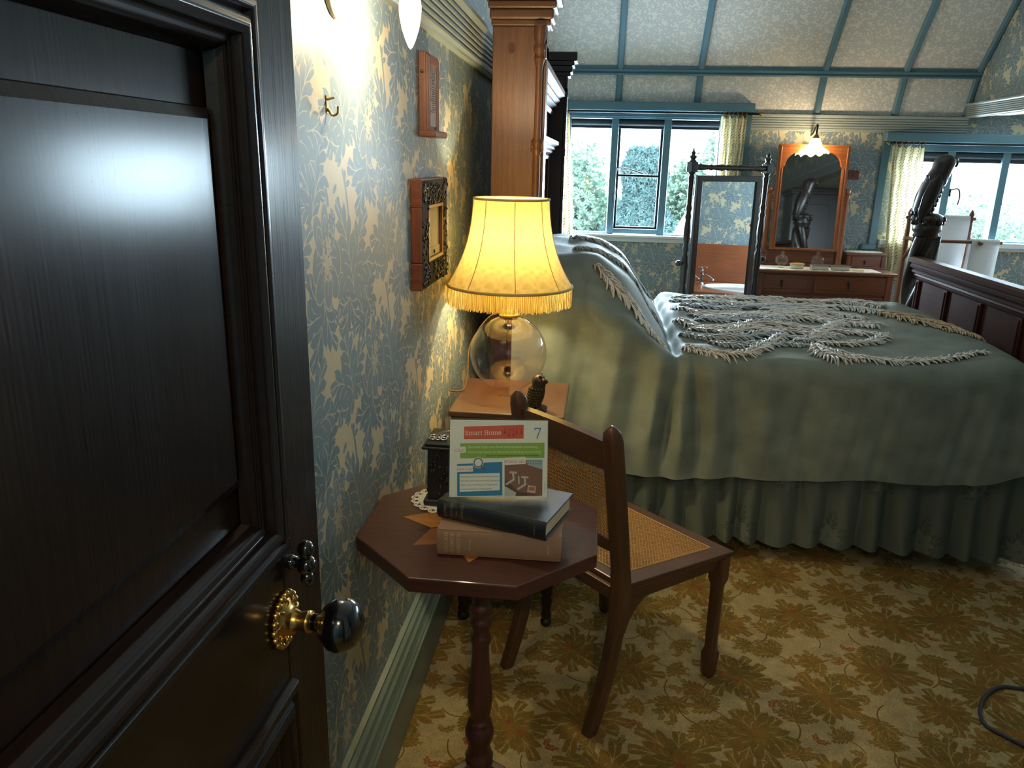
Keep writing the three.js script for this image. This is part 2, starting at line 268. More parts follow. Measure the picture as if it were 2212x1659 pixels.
// carpet: mustard and olive flower sprays on fawn
const carpetTex = paint(1600, 1600, (ctx, w, h) => {
  const g = '#b39d70', A = '#8c6826', B = '#7f6526', Cc = '#93542a', Dk = '#765420', Lt = '#ad945c';
  ctx.fillStyle = g; ctx.fillRect(0, 0, w, h);
  const r = seeded(404), rep = (fn) => { for (const dx of [-w, 0, w]) for (const dy of [-h, 0, h]) { ctx.save(); ctx.translate(dx, dy); fn(); ctx.restore(); } };
  const bloom = (x, y, q, s0) => rep(() => {
    const s = seeded(s0), n = 6 + (s0 % 4), a0 = s() * 6;
    for (let k = 0; k < n; k++) { const a = a0 + k / n * 6.283, L = q * (0.75 + s() * 0.45); blade(ctx, x + Math.cos(a) * q * 0.12, y + Math.sin(a) * q * 0.12, a, L, q * 0.36, (s() - 0.5) * 1.6, s() < 0.55 ? A : B, Lt, 3, q * 0.028); ctx.globalAlpha = 0.55; blade(ctx, x, y, a + 0.3, L * 0.72, q * 0.13, 0.5, Dk, A, 3, q * 0.02); ctx.globalAlpha = 1; }
    for (let k = 0; k < 7; k++) blob(ctx, x + (s() - 0.5) * q * 0.5, y + (s() - 0.5) * q * 0.5, q * 0.16, q * 0.11, s() * 3, k < 2 ? Cc : A);
  });
  const spray = (x, y, q, a, s0) => rep(() => { const s = seeded(s0); for (let k = -2; k <= 2; k++) blade(ctx, x, y, a + k * 0.42, q * (1.1 - Math.abs(k) * 0.12), q * 0.28, k * 0.5 + (s() - 0.5) * 0.5, s() < 0.5 ? A : B, Lt, 4, q * 0.028); ctx.strokeStyle = Dk; ctx.lineWidth = q * 0.05; ctx.beginPath(); ctx.moveTo(x, y); ctx.quadraticCurveTo(x - Math.cos(a + 0.6) * q * 0.5, y - Math.sin(a + 0.6) * q * 0.5, x - Math.cos(a) * q, y - Math.sin(a) * q); ctx.stroke(); });
  const spots = []; const far = (x, y, d) => spots.every((p) => { let dx = Math.abs(p[0] - x), dy = Math.abs(p[1] - y); dx = Math.min(dx, w - dx); dy = Math.min(dy, h - dy); return Math.hypot(dx, dy) > d + p[2]; });
  for (let t = 0; t < 3000 && spots.length < 30; t++) { const x = r() * w, y = r() * h; if (far(x, y, 105)) { spots.push([x, y, 95]); bloom(x, y, 105 + r() * 40, 100 + t); } }
  for (let t = 0, n = 0; t < 5000 && n < 60; t++) { const x = r() * w, y = r() * h; if (far(x, y, 44)) { spots.push([x, y, 40]); spray(x, y, 62 + r() * 36, r() * 6.28, 900 + t); n++; } }
  for (let t = 0, n = 0; t < 5000 && n < 90; t++) { const x = r() * w, y = r() * h; if (far(x, y, 18)) { spots.push([x, y, 22]); const a = r() * 6.28, c = r() < 0.16 ? Cc : r() < 0.5 ? A : B; rep(() => { blade(ctx, x, y, a, 42, 14, 0.8, c, Lt, 3, 1.6); blade(ctx, x, y, a + 2, 34, 11, -0.8, c, Lt, 3, 1.6); }); n++; } }
  const im = ctx.getImageData(0, 0, w, h), d = im.data;             // the yarn: each tuft a little lighter or darker
  for (let j = 0; j < h; j++) for (let i = 0; i < w; i++) { const f = 0.80 + 0.28 * noiseP(i / 2.2, j / 2.2, 727, 727, 51) + 0.12 * noiseP(i / 30, j / 30, 53, 53, 52), k = (j * w + i) * 4; d[k] *= f; d[k + 1] *= f; d[k + 2] *= f; }
  ctx.putImageData(im, 0, 0);
});
const pileTex = field(512, 512, (i, j) => 0.5 * noiseP(i / 2, j / 2, 256, 256, 61) + 0.5 * noiseP(i / 5, j / 5, 102, 102, 62), false);
// curtain chintz: trailing stems of small leaves and stars on cream
const chintzTex = paint(512, 512, (ctx, w, h) => {
  ctx.fillStyle = '#ddd0aa'; ctx.fillRect(0, 0, w, h); const r = seeded(8), ink = '#5c5230';
  for (const dx of [-w, 0, w]) for (const dy of [-h, 0, h]) { ctx.save(); ctx.translate(dx, dy); const s = seeded(9); ctx.strokeStyle = ink; ctx.lineWidth = 5;
    for (let k = 0; k < 3; k++) { const x = 90 + k * 165; ctx.beginPath(); ctx.moveTo(x, 0); ctx.bezierCurveTo(x + 90, 130, x - 90, 260, x, 330); ctx.bezierCurveTo(x + 60, 400, x + 30, 460, x, 512); ctx.stroke();
      for (let m = 0; m < 9; m++) { const y = 20 + m * 56, o = Math.sin(y / 512 * 6.28) * 30, a = s() * 6; blob(ctx, x + o + 20, y, 9, 25, 0.8 + s() * 0.6, ink); blob(ctx, x + o - 22, y + 22, 9, 24, -0.9 - s() * 0.5, '#6d6138'); if (m % 3 === 1) for (let q = 0; q < 5; q++) blob(ctx, x + o + Math.cos(a + q * 1.257) * 17, y + 26 + Math.sin(a + q * 1.257) * 17, 10, 6, a + q * 1.257, '#8a6c3c'); } }
    ctx.restore(); }
});
const linenTex = field(512, 512, (i, j) => 0.5 + 0.28 * (noiseP(i / 2, j / 60, 256, 9, 71) - 0.5) + 0.28 * (noiseP(i / 60, j / 2, 9, 256, 72) - 0.5) + 0.3 * (noiseP(i / 64, j / 64, 8, 8, 73) - 0.5), false);
const linenTone = field(512, 512, (i, j) => 0.84 + 0.05 * (noiseP(i / 2, j / 40, 256, 13, 74) - 0.5) + 0.05 * (noiseP(i / 40, j / 2, 13, 256, 75) - 0.5) + 0.12 * (noiseP(i / 90, j / 90, 6, 6, 76) - 0.5));
// valance brocade: the same colour woven matt and shiny
const brocadeTex = paint(1024, 1024, (ctx, w, h) => { ctx.fillStyle = '#c9c9c9'; ctx.fillRect(0, 0, w, h); inked(ctx, w, h, (c) => { for (const [a, L, W, cu] of [[-2.4, 230, 62, -1.4], [-1.57, 260, 60, 0.4], [-0.7, 230, 62, 1.4], [2.4, 190, 50, 1.2], [0.8, 190, 50, -1.2]]) blade(c, 250, 260, a, L, W, cu, '#a9aaa9', '#dcdcdc', 5, 6); for (let k = 0; k < 7; k++) blob(c, 250 + Math.cos(k * 0.9) * 60, 260 + Math.sin(k * 0.9) * 60, 46, 30, k * 0.9, '#e2e2e2'); }); });
const smudgeTex = field(512, 512, (i, j) => { const u = i / 512, v = j / 512; return 0.72 + 0.5 * (noiseP(u * 5, v * 40, 5, 40, 81) - 0.5) + 0.3 * (noiseP(u * 8, v * 8, 8, 8, 82) - 0.5); }, false);
// ---------------------------------------------------------------- materials
const rgb = (r, g, b) => new THREE.Color().setRGB(r / 255, g / 255, b / 255, THREE.SRGBColorSpace);
const std = (o) => new THREE.MeshStandardMaterial(o), phys = (o) => new THREE.MeshPhysicalMaterial(o);
const woodMap = sized(grainTex, 0.9, 0.36), woodBump = sized(flatGrain, 0.5, 0.3), smudge = sized(smudgeTex, 0.35, 0.35);
function wood(c, rough = 0.35, coat = 0.5, coatRough = 0.15, bump = 0.00025) { return phys({ color: c, map: woodMap, roughness: rough, clearcoat: coat, clearcoatRoughness: coatRough, bumpMap: woodBump, bumpScale: bump }); }
const M = {
  doorWood: (() => { const m = wood(rgb(32, 18, 13), 0.5, 0.62, 0.17, 0.0005); m.specularIntensity = 0.12; return m; })(),
  tableWood: wood(rgb(92, 48, 36), 0.5, 0.36, 0.08), chairWood: wood(rgb(100, 64, 40), 0.42, 0.3, 0.24),
  standWood: wood(rgb(116, 80, 50), 0.42, 0.25, 0.15), standDark: wood(rgb(120, 66, 38), 0.38, 0.4, 0.2),
  postWood: wood(rgb(134, 86, 54), 0.42, 0.35, 0.25), bedDark: (() => { const m = wood(rgb(92, 50, 44), 0.5, 0.08, 0.3); m.specularIntensity = 0.4; return m; })(), bedBlack: wood(rgb(44, 27, 22), 0.38, 0.4, 0.22),
  dresserWood: wood(rgb(134, 74, 46), 0.36, 0.5, 0.16), mirrorWood: wood(rgb(188, 106, 52), 0.36, 0.5, 0.16), chevalWood: wood(rgb(46, 29, 24), 0.3, 0.6, 0.15),
  frameWood: wood(rgb(150, 84, 56), 0.4, 0.3, 0.25), towelWood: wood(rgb(150, 92, 62), 0.45, 0.2, 0.3), washWood: wood(rgb(176, 100, 62), 0.4, 0.4, 0.2),
  wardrobe: wood(rgb(70, 42, 30), 0.36, 0.5, 0.2),
  inlayLight: wood(rgb(206, 136, 66), 0.46, 0.16, 0.14), inlayMid: wood(rgb(160, 104, 58), 0.46, 0.16, 0.14), inlayDark: wood(rgb(70, 36, 28), 0.46, 0.16, 0.14),
  ebony: phys({ color: rgb(26, 26, 28), roughness: 0.5, clearcoat: 0.2, clearcoatRoughness: 0.3 }),
  ebonyGloss: phys({ color: rgb(14, 13, 14), roughness: 0.18, clearcoat: 1, clearcoatRoughness: 0.05 }),
  brass: std({ color: rgb(206, 164, 92), metalness: 1, roughness: 0.28 }), oldBrass: std({ color: rgb(150, 116, 62), metalness: 1, roughness: 0.42 }),
  bronze: std({ color: rgb(74, 62, 44), metalness: 0.5, roughness: 0.42 }), iron: std({ color: rgb(34, 36, 40), metalness: 0.6, roughness: 0.5 }),
  silver: std({ color: rgb(206, 204, 200), metalness: 1, roughness: 0.25 }), chrome: std({ color: rgb(220, 220, 222), metalness: 1, roughness: 0.12 }),
  mirror: std({ color: rgb(226, 230, 230), metalness: 1, roughness: 0.015 }), oldMirror: std({ color: rgb(168, 168, 164), metalness: 1, roughness: 0.03 }),
  teal: std({ color: rgb(88, 122, 136), roughness: 0.4 }), ivory: std({ color: rgb(222, 212, 190), roughness: 0.4 }), flexBrown: std({ color: rgb(120, 88, 48), roughness: 0.6 }), frieze: std({ color: rgb(160, 166, 162), roughness: 0.45 }), 
  skirting: std({ color: rgb(114, 130, 122), roughness: 0.36 }),
  white: std({ color: rgb(232, 232, 226), roughness: 0.55 }), sillWhite: std({ color: rgb(226, 230, 228), roughness: 0.4 }), blind: std({ color: rgb(40, 50, 58), roughness: 0.75 }),
  plaster: std({ color: rgb(206, 204, 196), roughness: 0.8 }),
  paper: std({ map: sized(wallpaperTex, 0.60, 0.545), roughness: 0.52 }),
  ceilPaper: std({ map: sized(ceilingTex, 0.95, 0.8), roughness: 0.75 }),
  carpet: std({ map: sized(carpetTex, 1.5, 1.5), roughness: 0.95, bumpMap: sized(pileTex, 0.25, 0.25), bumpScale: 0.003 }),
  chintz: phys({ map: sized(chintzTex, 0.20, 0.20), roughness: 0.9, transmission: 0.3, thickness: 0 }),
  shade: phys({ color: rgb(240, 210, 128), roughness: 1, transmission: 0.22, thickness: 0, map: sized(linenTone, 0.06, 0.06) }),
  shadeTrim: std({ color: rgb(206, 176, 118), roughness: 0.9 }), fringe: phys({ color: rgb(244, 222, 140), roughness: 0.9, transmission: 0.3, thickness: 0 }),
  globe: phys({ color: rgb(252, 244, 246), roughness: 0.0, transmission: 1, thickness: 0, ior: 1.5 }),
  pane: phys({ color: rgb(250, 253, 253), roughness: 0.0, transmission: 1, thickness: 0, ior: 1.45 }), acrylic: phys({ specularIntensity: 0.3, color: rgb(250, 252, 252), roughness: 0.02, transmission: 1, thickness: 0, ior: 1.49 }),
  jarGlass: phys({ color: rgb(250, 250, 246), roughness: 0.02, transmission: 1, thickness: 0, ior: 1.5 }),
  spread: std({ color: rgb(148, 158, 148), map: sized(linenTone, 0.30, 0.30), roughness: 0.62, bumpMap: sized(linenTex, 0.06, 0.06), bumpScale: 0.0005 }),
  silkCream: std({ color: rgb(236, 228, 220), roughness: 0.55 }), silkTan: std({ color: rgb(206, 182, 146), roughness: 0.55 }), silkBlue: std({ color: rgb(204, 208, 212), roughness: 0.55 }),
  valance: std({ color: rgb(122, 132, 122), map: sized(brocadeTex, 0.5, 0.5), roughness: 0.6, bumpMap: sized(linenTex, 0.06, 0.06), bumpScale: 0.0004 }),
  cane: std({ color: rgb(176, 132, 78), roughness: 0.5 }), cloth: std({ color: rgb(238, 236, 232), roughness: 0.85, bumpMap: sized(linenTex, 0.05, 0.05), bumpScale: 0.0004 }), towelling: phys({ color: rgb(242, 242, 242), roughness: 0.95, transmission: 0.4, thickness: 0 }), lace: std({ color: rgb(236, 230, 216), roughness: 0.8 }),
  card: std({ color: rgb(240, 238, 230), roughness: 0.6 }), leatherDark: phys({ color: rgb(34, 40, 48), roughness: 0.42, clearcoat: 0.35, clearcoatRoughness: 0.3, bumpMap: sized(pileTex, 0.1, 0.1), bumpScale: 0.0003 }), clothBrown: std({ color: rgb(158, 124, 100), roughness: 0.62, bumpMap: sized(linenTex, 0.03, 0.03), bumpScale: 0.0004 }), pages: std({ color: rgb(206, 190, 156), roughness: 0.8 }),
  cable: std({ color: rgb(58, 62, 76), roughness: 0.6 }), concrete: std({ color: rgb(90, 86, 80), roughness: 0.9 }),
  porcelain: phys({ color: rgb(238, 240, 240), roughness: 0.12, clearcoat: 0.6, clearcoatRoughness: 0.05 }), soap: phys({ color: rgb(206, 70, 86), roughness: 0.25 }),
  bulb: std({ color: rgb(255, 244, 220), roughness: 0.3, emissive: new THREE.Color().setRGB(1, 0.86, 0.6), emissiveIntensity: 6 }),
  shadeGlow: phys({ color: rgb(255, 244, 214), roughness: 0.8, transmission: 0.4, thickness: 0, emissive: new THREE.Color().setRGB(1, 0.82, 0.42), emissiveIntensity: 3.5 }),
};
// ---------------------------------------------------------------- the room
const XL = -0.525, ZF = -6.4, XR = 4.4, XG = 2.663, ZB = -0.06;      // left wall, far wall, right wall, gable over the bay, wall with the door
function slab(outer, holes, t, place, uvOf) {                        // a wall drawn as an outline with openings, t thick behind its face
  const s = new THREE.Shape(outer.map(([a, b]) => new THREE.Vector2(a, b)));
  for (const [a0, a1, b0, b1] of holes) s.holes.push(new THREE.Path([[a0, b0], [a0, b1], [a1, b1], [a1, b0]].map(([a, b]) => new THREE.Vector2(a, b))));
  const g = new THREE.ExtrudeGeometry(s, { depth: t, bevelEnabled: false }), p = g.attributes.position, uv = g.attributes.uv;
  for (let i = 0; i < p.count; i++) { const a = p.getX(i), b = p.getY(i), c = p.getZ(i); uv.setXY(i, ...uvOf(a, b)); p.setXYZ(i, ...place(a, b, c)); }
  g.computeVertexNormals(); return g;
}
solid('floor', (() => { const g = new THREE.BoxGeometry(7, 0.12, 9); g.translate(2.2, -0.06, -2.9); const p = g.attributes.position, uv = g.attributes.uv; for (let i = 0; i < p.count; i++) { const x = p.getX(i), z = p.getZ(i), c = Math.cos(0.5), s = Math.sin(0.5); uv.setXY(i, x * c - z * s, x * s + z * c); } return g; })(), M.carpet);
const W1 = { x0: -0.30, x1: 0.90, y0: 1.05, y1: 1.99 }, W2 = { x0: 2.22, x1: 4.32, y0: 1.08, y1: 1.80 };
solid('wall_far', slab([[XL - 0.25, -0.05], [XR + 0.25, -0.05], [XR + 0.25, 2.06], [XL - 0.25, 2.06]], [[W1.x0, W1.x1, W1.y0, W1.y1], [W2.x0, W2.x1, W2.y0, W2.y1]], 0.30, (a, b, c) => [a, b, ZF - c], (a, b) => [a - 0.282, b - 0.946]), M.paper);
solid('wall_left', slab([[0.06, -0.05], [6.7, -0.05], [6.7, 3.6], [0.06, 3.6]], [], 0.25, (a, b, c) => [XL - c, b, -a], (a, b) => [a - 1.757, b - 1.687]), M.paper);
solid('wall_right', slab([[0.06, -0.05], [6.7, -0.05], [6.7, 2.3], [0.06, 2.3]], [], 0.25, (a, b, c) => [XR + c, b, -a], (a, b) => [a - 0.1, b - 0.35]), M.paper);
solid('wall_back', slab([[XL - 0.25, -0.05], [XR + 0.25, -0.05], [XR + 0.25, 3.6], [XL - 0.25, 3.6]], [[-0.40, 0.48, -0.04, 2.10]], 0.2, (a, b, c) => [a, b, ZB + c], (a, b) => [a, b]), M.paper);
{ // the landing behind the door opening, dark
  solid('wall_landing', [box(-1.4, -1.2, -0.05, 2.6, 0.15, 1.7, 0), box(1.2, 1.4, -0.05, 2.6, 0.15, 1.7, 0), box(-1.4, 1.4, -0.05, 2.6, 1.6, 1.75, 0), box(-1.4, 1.4, 2.5, 2.65, 0.1, 1.75, 0)], M.teal);
  const d = structure('trim_1'); for (const [x0, x1] of [[-0.47, -0.40], [0.48, 0.58]]) part(d, 'door_casing', box(x0, x1, 0, 2.17, ZB - 0.03, ZB, 0.004, 'y'), M.wardrobe); part(d, 'door_casing', box(-0.47, 0.58, 2.10, 2.2, ZB - 0.03, ZB, 0.004), M.wardrobe);
  for (const [x0, x1] of [[-0.412, -0.40], [0.48, 0.492]]) part(d, 'door_jamb', box(x0, x1, 0, 2.1, ZB, ZB + 0.2, 0.002, 'y'), M.wardrobe);
}
// gable wall over the bay, the bay's ceiling, and the beam between them
solid('wall_gable', slab([[0.06, 2.0], [6.7, 2.0], [6.7, 3.6], [0.06, 3.6]], [], 0.2, (a, b, c) => [XG + c, b, -a], (a, b) => [a - 0.2, b - 0.55]), M.paper);
solid('ceiling_bay', box(XG + 0.19, XR + 0.25, 2.015, 2.3, -6.7, 0, 0), M.plaster);
function friezeProfile(h, n = 5, d = 0.03) {
  const p = [[0, 0], [d * 0.5, 0]]; const y0 = h * 0.06, band = h * 0.76 / n;
  for (let k = 0; k < n; k++) { const a = y0 + k * band; p.push([d * (0.55 + k * 0.06), a], [d * (0.85 + k * 0.06), a + band * 0.25], [d * (0.85 + k * 0.06), a + band * 0.72], [d * (0.55 + k * 0.06), a + band * 0.95]); }
  p.push([d * 1.25, h * 0.84], [d * 1.5, h * 0.9], [d * 1.5, h], [0, h]); return p;
}
{ const t = structure('trim_2'); part(t, 'frieze', molding(friezeProfile(0.118, 5), V(1.10, 1.874, ZF), V(XG, 1.874, ZF), V(0, 0, 1), V(0, 1, 0)), M.frieze); }
{ const t = structure('trim_3'); part(t, 'frieze', molding(friezeProfile(0.135, 6, 0.045), V(XL, 1.95, -0.1), V(XL, 1.95, ZF), V(1, 0, 0), V(0, 1, 0)), M.frieze); }
{ const t = structure('trim_4'); part(t, 'frieze', molding(friezeProfile(0.10, 6, 0.03), V(XG, 1.985, -0.1), V(XG, 1.985, ZF), V(-1, 0, 0), V(0, 1, 0)), M.frieze); }
// sloping ceiling of papered panels between painted ribs
const SL = [[ZF, 2.0], [-6.30, 2.285], [-5.28, 3.40]];               // z, height
{
  const c = structure('ceiling'), xs = [XL, 0.083, 0.681, 1.576, 2.142, XG];
  const r = seeded(3);
  for (let k = 0; k < 2; k++) for (let i = 0; i < 5; i++) {
    const [z0, y0] = SL[k], [z1, y1] = SL[k + 1], L = Math.hypot(z1 - z0, y1 - y0), n = [(y1 - y0) / L, -(z1 - z0) / L];
    const g = new THREE.BoxGeometry(xs[i + 1] - xs[i], L, 0.06), p = g.attributes.position, uv = g.attributes.uv, du = r(), dv = r();
    for (let q = 0; q < p.count; q++) { const x = p.getX(q), s = p.getY(q) / L + 0.5, o = p.getZ(q) - 0.03; uv.setXY(q, x + (xs[i] + xs[i + 1]) / 2 + du, s * L + dv); p.setXYZ(q, x + (xs[i] + xs[i + 1]) / 2, lerp(y0, y1, s) + o * n[1], lerp(z0, z1, s) + o * n[0]); }
    // face towards the room: the box's +z side must lie inside
    for (let q = 0; q < p.count; q++) { }
    g.computeVertexNormals(); part(c, 'panel', g, M.ceilPaper);
  }
  const rib = (x, k, w = 0.05) => { const [z0, y0] = SL[k], [z1, y1] = SL[k + 1]; const d = V(0, y1 - y0, z1 - z0), a = V(x, y0, z0), b = a.clone().add(d), up = V(0, -(z1 - z0), y1 - y0).normalize().negate();
    const inn = V(0, -(z1 - z0), (y1 - y0)).normalize(); inn.set(0, -Math.abs(inn.y), Math.abs(inn.z));
    return molding([[0, -w / 2], [0.012, -w / 2], [0.026, -w * 0.28], [0.026, w * 0.28], [0.012, w / 2], [0, w / 2]], a, b, inn, V(1, 0, 0)); };
  for (const x of xs.slice(1, -1)) for (const k of [0, 1]) part(c, 'rib', rib(x, k), M.teal);
  for (const x of [XL + 0.02, XG - 0.02]) for (const k of [0, 1]) part(c, 'rib', rib(x, k, 0.04), M.teal);
  part(c, 'rail', molding([[-0.01, -0.03], [0.028, -0.03], [0.034, -0.018], [0.024, -0.008], [0.040, 0.002], [0.040, 0.014], [0.026, 0.022], [0.026, 0.034], [-0.01, 0.034]], V(XL, 2.285, -6.30), V(XG, 2.285, -6.30), V(0, -0.32, 0.947), V(0, 0.947, 0.32)), M.teal);
  part(c, 'flat', box(XL - 0.2, XG + 0.2, 3.38, 3.55, -5.32, 0.1, 0), M.plaster);
  // ribs up the gable above the left frieze
  for (const z of [-2.9, -3.9, -4.9]) part(c, 'rib', box(XL, XL + 0.02, 2.09, 3.4, z - 0.022, z + 0.022, 0.004, 'y'), M.teal);
}
// skirting on the left wall: flat board below, moulded top
{
  const b = structure('baseboard_left');
  part(b, 'board', box(XL, XL + 0.045, 0, 0.175, -6.4, -0.1, 0.003, 'z'), M.skirting);
  part(b, 'moulded_top', molding([[0, 0.172], [0.05, 0.172], [0.052, 0.18], [0.046, 0.184], [0.046, 0.190], [0.040, 0.198], [0.034, 0.214], [0.036, 0.222], [0.028, 0.228], [0.024, 0.240], [0.014, 0.246], [0.014, 0.256], [0, 0.258]], V(XL, 0, -0.1), V(XL, 0, ZF), V(1, 0, 0), V(0, 1, 0)), M.skirting);
}
{ const b = structure('baseboard_far'); part(b, 'board', box(XL, XR, 0, 0.2, ZF, ZF + 0.025, 0.003), M.skirting); }

// ---------------------------------------------------------------- windows
function casement(p, x0, x1, y0, y1, z, fw, mat, barAt) {            // one light: frame of four, glazing bar, pane
  const f = part(p, 'sash', [box(x0, x0 + fw, y0, y1, z - 0.03, z, 0.003, 'y'), box(x1 - fw, x1, y0, y1, z - 0.03, z, 0.003, 'y'), box(x0 + fw, x1 - fw, y0, y0 + fw, z - 0.03, z, 0.003), box(x0 + fw, x1 - fw, y1 - fw, y1, z - 0.03, z, 0.003)], mat);
  if (barAt) part(f, 'glazing_bar', box(x0 + fw, x1 - fw, barAt - 0.009, barAt + 0.009, z - 0.026, z - 0.004, 0.002), mat);
  part(p, 'pane', box(x0 + fw, x1 - fw, y0 + fw, y1 - fw, z - 0.017, z - 0.0165, 0), M.pane);
}
{
  const w = structure('window_1', [0.3, 1.05, ZF]);
  part(w, 'head_beam', box(-0.40, 1.107, 2.0, 2.062, ZF - 0.02, ZF + 0.10, 0.006), M.teal);
  part(w, 'head_rail', [box(W1.x0, W1.x1, 1.943, 1.992, ZF - 0.06, ZF + 0.012, 0.004), box(W1.x0, W1.x1, 1.955, 1.962, ZF + 0.005, ZF + 0.02, 0.002)], M.teal);
  part(w, 'roller_blind', [(() => { const g = new THREE.CylinderGeometry(0.026, 0.026, 1.18, 18); g.rotateZ(Math.PI / 2); g.translate(0.30, 1.915, ZF - 0.03); return g; })(), box(W1.x0, W1.x1, 1.872, 1.93, ZF - 0.036, ZF - 0.03, 0.001), box(W1.x0, W1.x1, 1.870, 1.882, ZF - 0.04, ZF - 0.026, 0.003)], M.blind);
  const z = ZF - 0.03;
  part(w, 'jamb', box(W1.x0, W1.x0 + 0.03, 1.05, 1.95, z - 0.06, z + 0.035, 0.003, 'y'), M.teal); part(w, 'jamb', box(W1.x1 - 0.03, W1.x1, 1.05, 1.95, z - 0.06, z + 0.035, 0.003, 'y'), M.teal);
  part(w, 'mullion', box(0.045, 0.10, 1.05, 1.95, z - 0.06, z + 0.03, 0.006, 'y'), M.teal); part(w, 'mullion', box(0.449, 0.507, 1.05, 1.95, z - 0.06, z + 0.03, 0.006, 'y'), M.teal);
  part(w, 'bottom_rail', box(0.05, 0.505, 1.062, 1.10, z - 0.05, z + 0.028, 0.004), M.teal); part(w, 'bottom_rail', box(W1.x0, 0.06, 1.05, 1.066, z - 0.05, z + 0.02, 0.003), M.teal); part(w, 'bottom_rail', box(0.50, W1.x1, 1.05, 1.066, z - 0.05, z + 0.02, 0.003), M.teal);
  casement(w, 0.098, 0.452, 1.095, 1.95, z - 0.01, 0.022, M.iron, 1.515);
  for (const [a, b] of [[W1.x0 + 0.03, 0.045], [0.507, W1.x1 - 0.03]]) part(w, 'pane', box(a, b, 1.066, 1.95, z - 0.025, z - 0.0245, 0), M.pane);
  part(w, 'casement_stay', [tube([[0.10, 1.575, z + 0.01], [0.18, 1.57, z + 0.03], [0.31, 1.535, z + 0.05]], 0.004, 20, 6), tube([[0.10, 1.55, z + 0.01], [0.20, 1.55, z + 0.03], [0.32, 1.53, z + 0.05]], 0.003, 16, 6), ball(0.10, 1.56, z + 0.01, 0.012, 1.4)], M.iron);
  part(w, 'latch', [box(0.092, 0.106, 1.32, 1.42, z, z + 0.012, 0.003), tube([[0.098, 1.40, z + 0.012], [0.085, 1.37, z + 0.03], [0.088, 1.30, z + 0.03]], 0.005, 12, 6)], M.iron);
  part(w, 'sill', [box(-0.42, 1.0, 1.035, 1.056, ZF - 0.12, ZF + 0.05, 0.005), box(-0.40, 0.98, 1.0, 1.036, ZF - 0.01, ZF + 0.02, 0.004)], M.sillWhite);
  part(w, 'casing', box(1.05, 1.103, 0.9, 2.0, ZF, ZF + 0.03, 0.005, 'y'), M.teal);
  part(w, 'casing', box(0.90, 1.05, 0.95, 2.0, ZF, ZF + 0.014, 0.003, 'y'), M.teal);
  part(part(w, 'curtain_rod', (() => { const g = new THREE.CylinderGeometry(0.009, 0.009, 1.50, 12); g.rotateZ(Math.PI / 2); g.translate(0.40, 1.988, ZF + 0.085); return g; })(), M.iron), 'finial', ball(1.155, 1.988, ZF + 0.085, 0.016), M.oldBrass);
}
{
  const w = structure('window_2', [3.2, 1.05, ZF]);
  part(w, 'head_beam', box(2.08, XR, 1.812, 1.876, ZF - 0.02, ZF + 0.10, 0.006), M.teal);
  part(w, 'head_rail', box(W2.x0, W2.x1, 1.748, 1.80, ZF - 0.06, ZF + 0.012, 0.004), M.teal);
  part(w, 'roller_blind', [(() => { const g = new THREE.CylinderGeometry(0.026, 0.026, 2.06, 18); g.rotateZ(Math.PI / 2); g.translate(3.27, 1.722, ZF - 0.03); return g; })(), box(W2.x0, W2.x1, 1.675, 1.73, ZF - 0.036, ZF - 0.03, 0.001), box(W2.x0, W2.x1, 1.670, 1.682, ZF - 0.04, ZF - 0.024, 0.003)], M.blind);
  const z = ZF - 0.03, xs = [2.24, 2.603, 2.997, 3.39, 3.785, 4.15];
  for (const x of xs) part(w, 'mullion', box(x - 0.028, x + 0.028, 1.08, 1.76, z - 0.06, z + 0.03, 0.006, 'y'), M.teal);
  part(w, 'bottom_rail', box(W2.x0, W2.x1, 1.075, 1.095, z - 0.05, z + 0.02, 0.003), M.teal);
  for (let i = 0; i < 5; i++) part(w, 'pane', box(xs[i] + 0.028, xs[i + 1] - 0.028, 1.09, 1.76, z - 0.025, z - 0.0245, 0), M.pane);
  part(w, 'pane', box(4.178, W2.x1, 1.09, 1.76, z - 0.025, z - 0.0245, 0), M.pane);
  part(w, 'latch', [box(2.628, 2.642, 1.42, 1.48, z + 0.02, z + 0.032, 0.003), tube([[2.635, 1.47, z + 0.035], [2.68, 1.478, z + 0.05], [2.70, 1.43, z + 0.05], [2.695, 1.36, z + 0.05]], 0.006, 16, 6)], M.iron);
  part(w, 'sill', [box(2.16, XR, 1.045, 1.085, ZF - 0.12, ZF + 0.05, 0.005), box(2.16, XR, 1.02, 1.046, ZF - 0.01, ZF + 0.02, 0.004)], M.sillWhite);
  part(w, 'casing', box(2.085, 2.145, 1.02, 1.83, ZF, ZF + 0.03, 0.006, 'y'), M.teal);
  part(w, 'casing_foot', box(2.03, 2.145, 1.0, 1.045, ZF, ZF + 0.045, 0.012), M.teal);
  part(part(w, 'curtain_rod', (() => { const g = new THREE.CylinderGeometry(0.008, 0.008, 2.2, 12); g.rotateZ(Math.PI / 2); g.translate(3.2, 1.80, ZF + 0.085); return g; })(), M.iron), 'finial', ball(2.10, 1.80, ZF + 0.085, 0.015), M.oldBrass);
}
